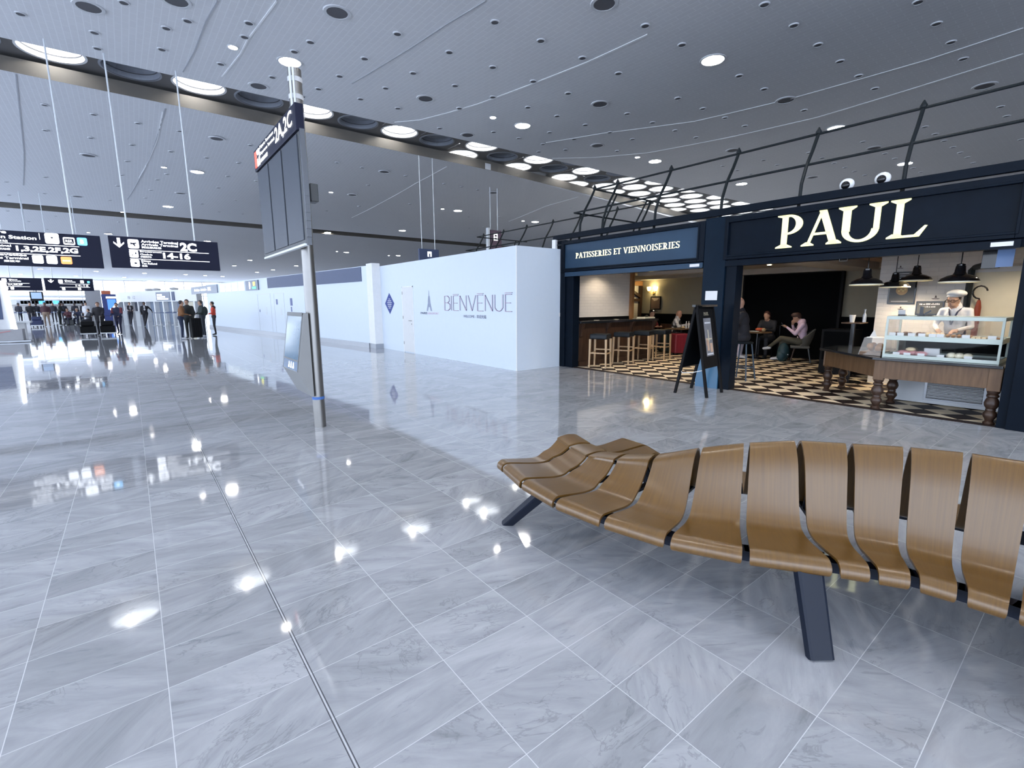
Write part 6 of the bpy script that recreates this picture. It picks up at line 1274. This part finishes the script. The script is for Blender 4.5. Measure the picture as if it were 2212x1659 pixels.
# lit display at the left edge
t = thing('lit_display', 'large leaning display with a glowing white edge at the left edge', 'display', (-5.2, 28.4, 0)); Yd = 28.4
p0, p1 = gy(6, 606, Yd), gy(31, 714, Yd); q0 = p1
MB().add([(p0.x-3, Yd, .55), (q0.x, Yd, .55), (p0.x, Yd, p0.z), (p0.x-3, Yd, p0.z), (p0.x-3, Yd+.3, .55), (q0.x, Yd+.3, .55), (p0.x, Yd+.3, p0.z), (p0.x-3, Yd+.3, p0.z)], [(0,1,2,3),(7,6,5,4),(0,4,5,1),(1,5,6,2),(2,6,7,3)]).build('frame', 'lamp_ring', t)
MB().add([(p0.x-3, Yd-.01, .95), (q0.x-.25, Yd-.01, .95), (p0.x-.15, Yd-.01, p0.z-.55), (p0.x-3, Yd-.01, p0.z-.55)], [(0,1,2,3)]).build('screen', 'navy_band', t)
MB().beam((p0.x+.02, Yd-.03, p0.z), (q0.x+.05, Yd-.03, q0.z), .11, .06, up=(0, 1, 0)).build('light_edge', M('edge_glow', (1, 1, 1), .4, emit=(.9, .95, 1), es=6), t)
MB().box((p0.x-3, Yd-.1, 0.08), (q0.x+.25, Yd+.5, .55)).build('plinth', 'column_grey', t, bevel=.02); MB().box((p0.x-3, Yd-.12, .02), (q0.x+.45, Yd+.6, .08)).build('foot', 'steel_plinth', t)
MB().beam((p0.x-1.4, Yd-.115, .22), (q0.x-.1, Yd-.115, .48), .03, .01, up=(0, 1, 0)).build('red_stripe', 'notice_red', t)
t = thing('low_counter', 'small white counter standing beside the glowing display', 'counter', (-4, 29.5, 0)); MB().box((-4.15, 30.2, .0), (-3.75, 30.6, .75)).build('body', 'white_paint', t, bevel=.02); MB().box((-4.25, 30.1, .75), (-3.55, 30.7, .82)).build('top', 'rod_white', t)
# belt barriers
def post(x, y, label, group):
    t = thing('barrier_post', label, 'barrier post', (x, y, 0), group=group); MB().lathe([(.17, 0), (.17, .015), (.03, .03), (.03, .95), (.038, .95), (.038, 1.0)], c=(x, y, 0), n=12).build('post', 'rod_white', t); return t
G1 = 'silver belt posts near the white partition'; pts = []
for i, (x, y) in enumerate(((1.9, 42.5), (2.6, 41.5), (3.3, 41.0), (1.7, 45.0), (2.5, 44.4), (3.4, 44.0), (2.2, 47.0), (3.0, 46.6), (1.3, 43.6))): post(x, y, 'slim silver belt barrier post near the end of the white partition', G1)
m = MB()
for a_, b_ in (((1.9, 42.5), (2.6, 41.5)), ((2.6, 41.5), (3.3, 41.0)), ((1.7, 45.0), (2.5, 44.4)), ((2.5, 44.4), (3.4, 44.0)), ((2.2, 47.0), (3.0, 46.6)), ((1.3, 43.6), (1.9, 42.5))):
    m = MB().beam((*a_, .93), (*b_, .93), .01, .05, up=(0, 0, 1)); o = m.build('belt', 'navy_band', None, label='dark belt stretched between silver barrier posts by the partition', cat='barrier belt'); o['group'] = 'belts by the partition'
G2 = 'silver belt posts before the check-in desks'
xs_ = [-9.0, -8.0, -7.0, -5.9, -4.9, -3.9, -2.9]
for r_ in (54.0, 56.5):
    for i, x in enumerate(xs_):
        post(x, r_, 'slim silver belt barrier post before the check-in desks', G2)
        if i: o = MB().beam((xs_[i-1], r_, .93), (x, r_, .93), .01, .05).build('belt', 'navy_band', None, label='dark belt stretched between posts before the check-in desks', cat='barrier belt'); o['group'] = 'belts before check-in'

# ------------------------------------------------ far travellers
VX = .034
def farp(label, x, y, h, J, top, bot, hair=(.03, .02, .02), skin=SK, shoe=(.03, .03, .03), bulk=1.15, sc_=1.0, **k):
    return human('person', label, (x, y, 0), h, J, dict(top=top, bottom=bot, skin=skin, shoe=shoe, hair=hair, **({'top2': k.pop('top2')} if 'top2' in k else {})), vox=VX, scale=sc_, bulk=bulk, **k)
farp('person in tan brown jacket and blue jeans leaning in, leftmost of the standing group', 1.70, 25.7, ang(.9, -.1), stand(arm='front', lean=.05), (.20, .085, .03), (.012, .02, .05), shoe=(.6, .6, .62), sc_=.99)
farp('tall person in black jacket and dark hat beside the tan jacket', 2.02, 26.1, ang(-.5, -.9), stand(), (.012, .014, .014), (.012, .012, .014), shoe=(.1, .1, .1), sc_=1.02)
farp('person in dark green jacket with a backpack facing the tan-jacket group', 2.62, 26.9, ang(-1, -.25), stand(arm='front'), (.022, .032, .032), (.022, .028, .04), shoe=(.6, .6, .62), bulk=1.2, hair=(.05, .04, .035), extras=lambda P: [_el(P['chest']+Vector((0, -.16, -.05)), (.15, .11, .22), 'shoe')][:0]+[_el(P['chest']+Vector((0, -.16, -.05)), (.15, .11, .22), 'top')])
farp('person in orange-red jacket with black shoulders standing by the white partition', 3.22, 28.0, ang(-1, .1), stand(arm='front'), (.60, .06, .03), (.02, .02, .025), hair=(.03, .03, .03), bulk=1.0, sc_=.97, top2=(.02, .02, .02), extras=lambda P: [_el(P['chest']+Vector((0, -.03, .15)), (.19, .10, .09), 'top2')])
suitcase('large black upright suitcase among the standing group', (2.24, 26.0, 0), .42, .30, .92, 'matt_black', .3)
farp('person in long black coat with brown hood beside a loaded trolley', -1.28, 32.3, ang(-.3, -1), stand(arm='push'), (.018, .015, .02), (.015, .015, .02), hair=(.16, .08, .06), bulk=1.25, coat=.30, sc_=.97)
farp('person in dark blue vest with dark red sleeves pushing a trolley', -.55, 32.5, ang(-.4, -1), stand(arm='push', legs=.08), (.025, .03, .07), (.02, .02, .05), hair=(.03, .02, .03), bulk=1.25, sc_=.95, top2=(.18, .04, .05), extras=lambda P: [_cap(P['sh_l'], P['el_l'], .078, .066, 'top2'), _cap(P['sh_r'], P['el_r'], .078, .066, 'top2')])
def trolley(label, x, y, mat, rz=0):
    t = thing('luggage_trolley', label, 'luggage trolley', (x, y, 0)); MB().box((x-.30, y-.32, .12), (x+.30, y+.35, .17)).build('deck', 'rod_white', t)
    MB().tube([(x-.27, y+.35, .15), (x-.27, y+.45, .98), (x+.27, y+.45, .98), (x+.27, y+.35, .15)], .018).tube([(x-.27, y+.40, .55), (x+.27, y+.40, .55)], .015).build('handle_frame', 'steel', t)
    for a in (-.25, .25): MB().lathe([(.06, -.02), (.06, .02)], c=(x+a, y+.28, .06), axis='X', n=12).build('wheel', 'enamel_black', t)
    MB().lathe([(.06, -.02), (.06, .02)], c=(x, y-.28, .06), axis='X', n=12).build('wheel', 'enamel_black', t)
    b = thing('luggage', 'dark luggage stacked on the '+label, 'luggage', (x, y, .17)); MB().box((x-.29, y-.30, .172), (x+.29, y+.30, .50)).build('case', mat, b, bevel=.04); MB().box((x-.25, y-.22, .502), (x+.24, y+.25, .74)).build('bag', mat, b, bevel=.05)
trolley('trolley in front of the long black coat', -1.72, 31.3, 'matt_black'); trolley('trolley in front of the dark blue vest', -.98, 31.4, 'matt_black')
farp('person in black jacket behind a blue-loaded trolley at the far left', -5.55, 48.0, ang(.15, -1), stand(arm='push'), (.015, .015, .02), (.02, .02, .03), bulk=1.25, shoe=(.5, .5, .5))
farp('person in dark maroon sweater and beige trousers beside the blue-loaded trolley', -4.75, 47.6, ang(-.1, -1), stand(), (.06, .022, .03), (.26, .19, .14), bulk=1.2, shoe=(.2, .15, .12), skin=(.2, .11, .08))
trolley('trolley before two people in dark tops at far left', -5.15, 46.5, M('navy_bag', (.02, .03, .09), .6))
farp('thin person in black bending beside seated travellers', -4.30, 50.4, ang(1, -.2), stand(arm='front', lean=.10), (.012, .012, .015), (.012, .012, .015), bulk=1.05, skin=SKD)
farp('seated person in dark red top among the far travellers', -3.75, 50.3, ang(-.4, -1), sit(.42, lean=.10), (.07, .02, .03), (.03, .03, .05), bulk=1.2)
farp('seated person in navy with a pale hat among the far travellers', -3.15, 50.5, ang(-.7, -1), sit(.42, lean=.15), (.02, .025, .06), (.03, .035, .07), bulk=1.2, hair=(.3, .28, .26))
farp('standing person in a bright white coat behind the seated travellers', -2.80, 52.2, ang(0, -1), stand(), (.75, .75, .78), (.7, .7, .75), bulk=1.1, coat=.35)
farp('seated person in black with stretched legs left of the black coat', -2.30, 44.5, ang(-1, -.5), sit(.40, lean=-.05, knee=.48), (.02, .02, .03), (.02, .02, .03), bulk=1.2)
for i, (x, y, l_) in enumerate(((-3.75, 50.3, 'left'), (-3.15, 50.5, 'right'))):
    t = thing('luggage', f'{l_} of two dark bags the far travellers sit on', 'luggage', (x, y, 0)); MB().box((x-.24, y-.2, 0), (x+.24, y+.2, .42)).build('case', 'casing_dark', t, bevel=.04)
t = thing('luggage', 'dark case under the seated person in black', 'luggage', (-2.3, 44.5, 0)); MB().box((-2.55, 44.3, 0), (-2.05, 44.7, .40)).build('case', 'casing_dark', t, bevel=.04)
J = stand(arm='front'); J.update(an_l=(.06, .12, .095), to_l=(.06, .28, .038), kn_l=(-.03, .08, .50))
farp('person in white shirt and black waistcoat leaning with crossed legs', -.02, 46.6, ang(.1, -1), J, (.45, .42, .45), (.02, .02, .03), bulk=1.0, top2=(.03, .025, .03), extras=lambda P: [_cap(P['chest']+Vector((-.10, .04, .12)), P['pelvis']+Vector((-.09, .05, .1)), .085, .09, 'top2'), _cap(P['chest']+Vector((.10, .04, .12)), P['pelvis']+Vector((.09, .05, .1)), .085, .09, 'top2')])
J = stand(); J.update(an_l=(.08, .10, .095), to_l=(.08, .26, .038), kn_l=(-.03, .08, .50), el_l=(-.38, .0, 1.12), wr_l=(-.42, .12, 1.0))
farp('person in black suit and white shirt leaning on a high stand with crossed legs', .80, 43.2, ang(-.05, -1), J, (.012, .012, .018), (.012, .012, .018), bulk=1.1, skin=SKD, top2=(.6, .6, .64), extras=lambda P: [_el(P['chest']+Vector((0, .085, .0)), (.05, .055, .20), 'top2')])
for (x, y, l_) in ((-.35, 46.9, 'left'), (.38, 43.5, 'right')):
    t = thing('high_desk', f'{l_} of two slim pale standing desks with leaning staff', 'desk', (x, y, 0)); MB().box((x-.18, y-.18, 1.03), (x+.18, y+.18, 1.07)).build('top', 'rod_white', t); MB().box((x-.12, y-.10, 0), (x+.12, y+.10, 1.03)).build('column', 'rod_white', t)

q0 = farp('person in dark winter clothes queuing before the check-in desks', -8.6, 57.6, ang(0, 1), stand(), (.02, .02, .03), (.02, .02, .03), bulk=1.15)[0]; q0['group'] = 'dark-clothed queue before the check-in desks'
for x, y, a_ in ((-8.1, 58.3, .4), (-7.4, 57.9, -.5), (-6.4, 58.6, .2), (-5.3, 58.2, 2.9), (-4.6, 57.7, .3), (-3.9, 58.5, -.3), (-3.3, 57.9, .6)):
    dup(q0, (x, y, 0), rz=a_)
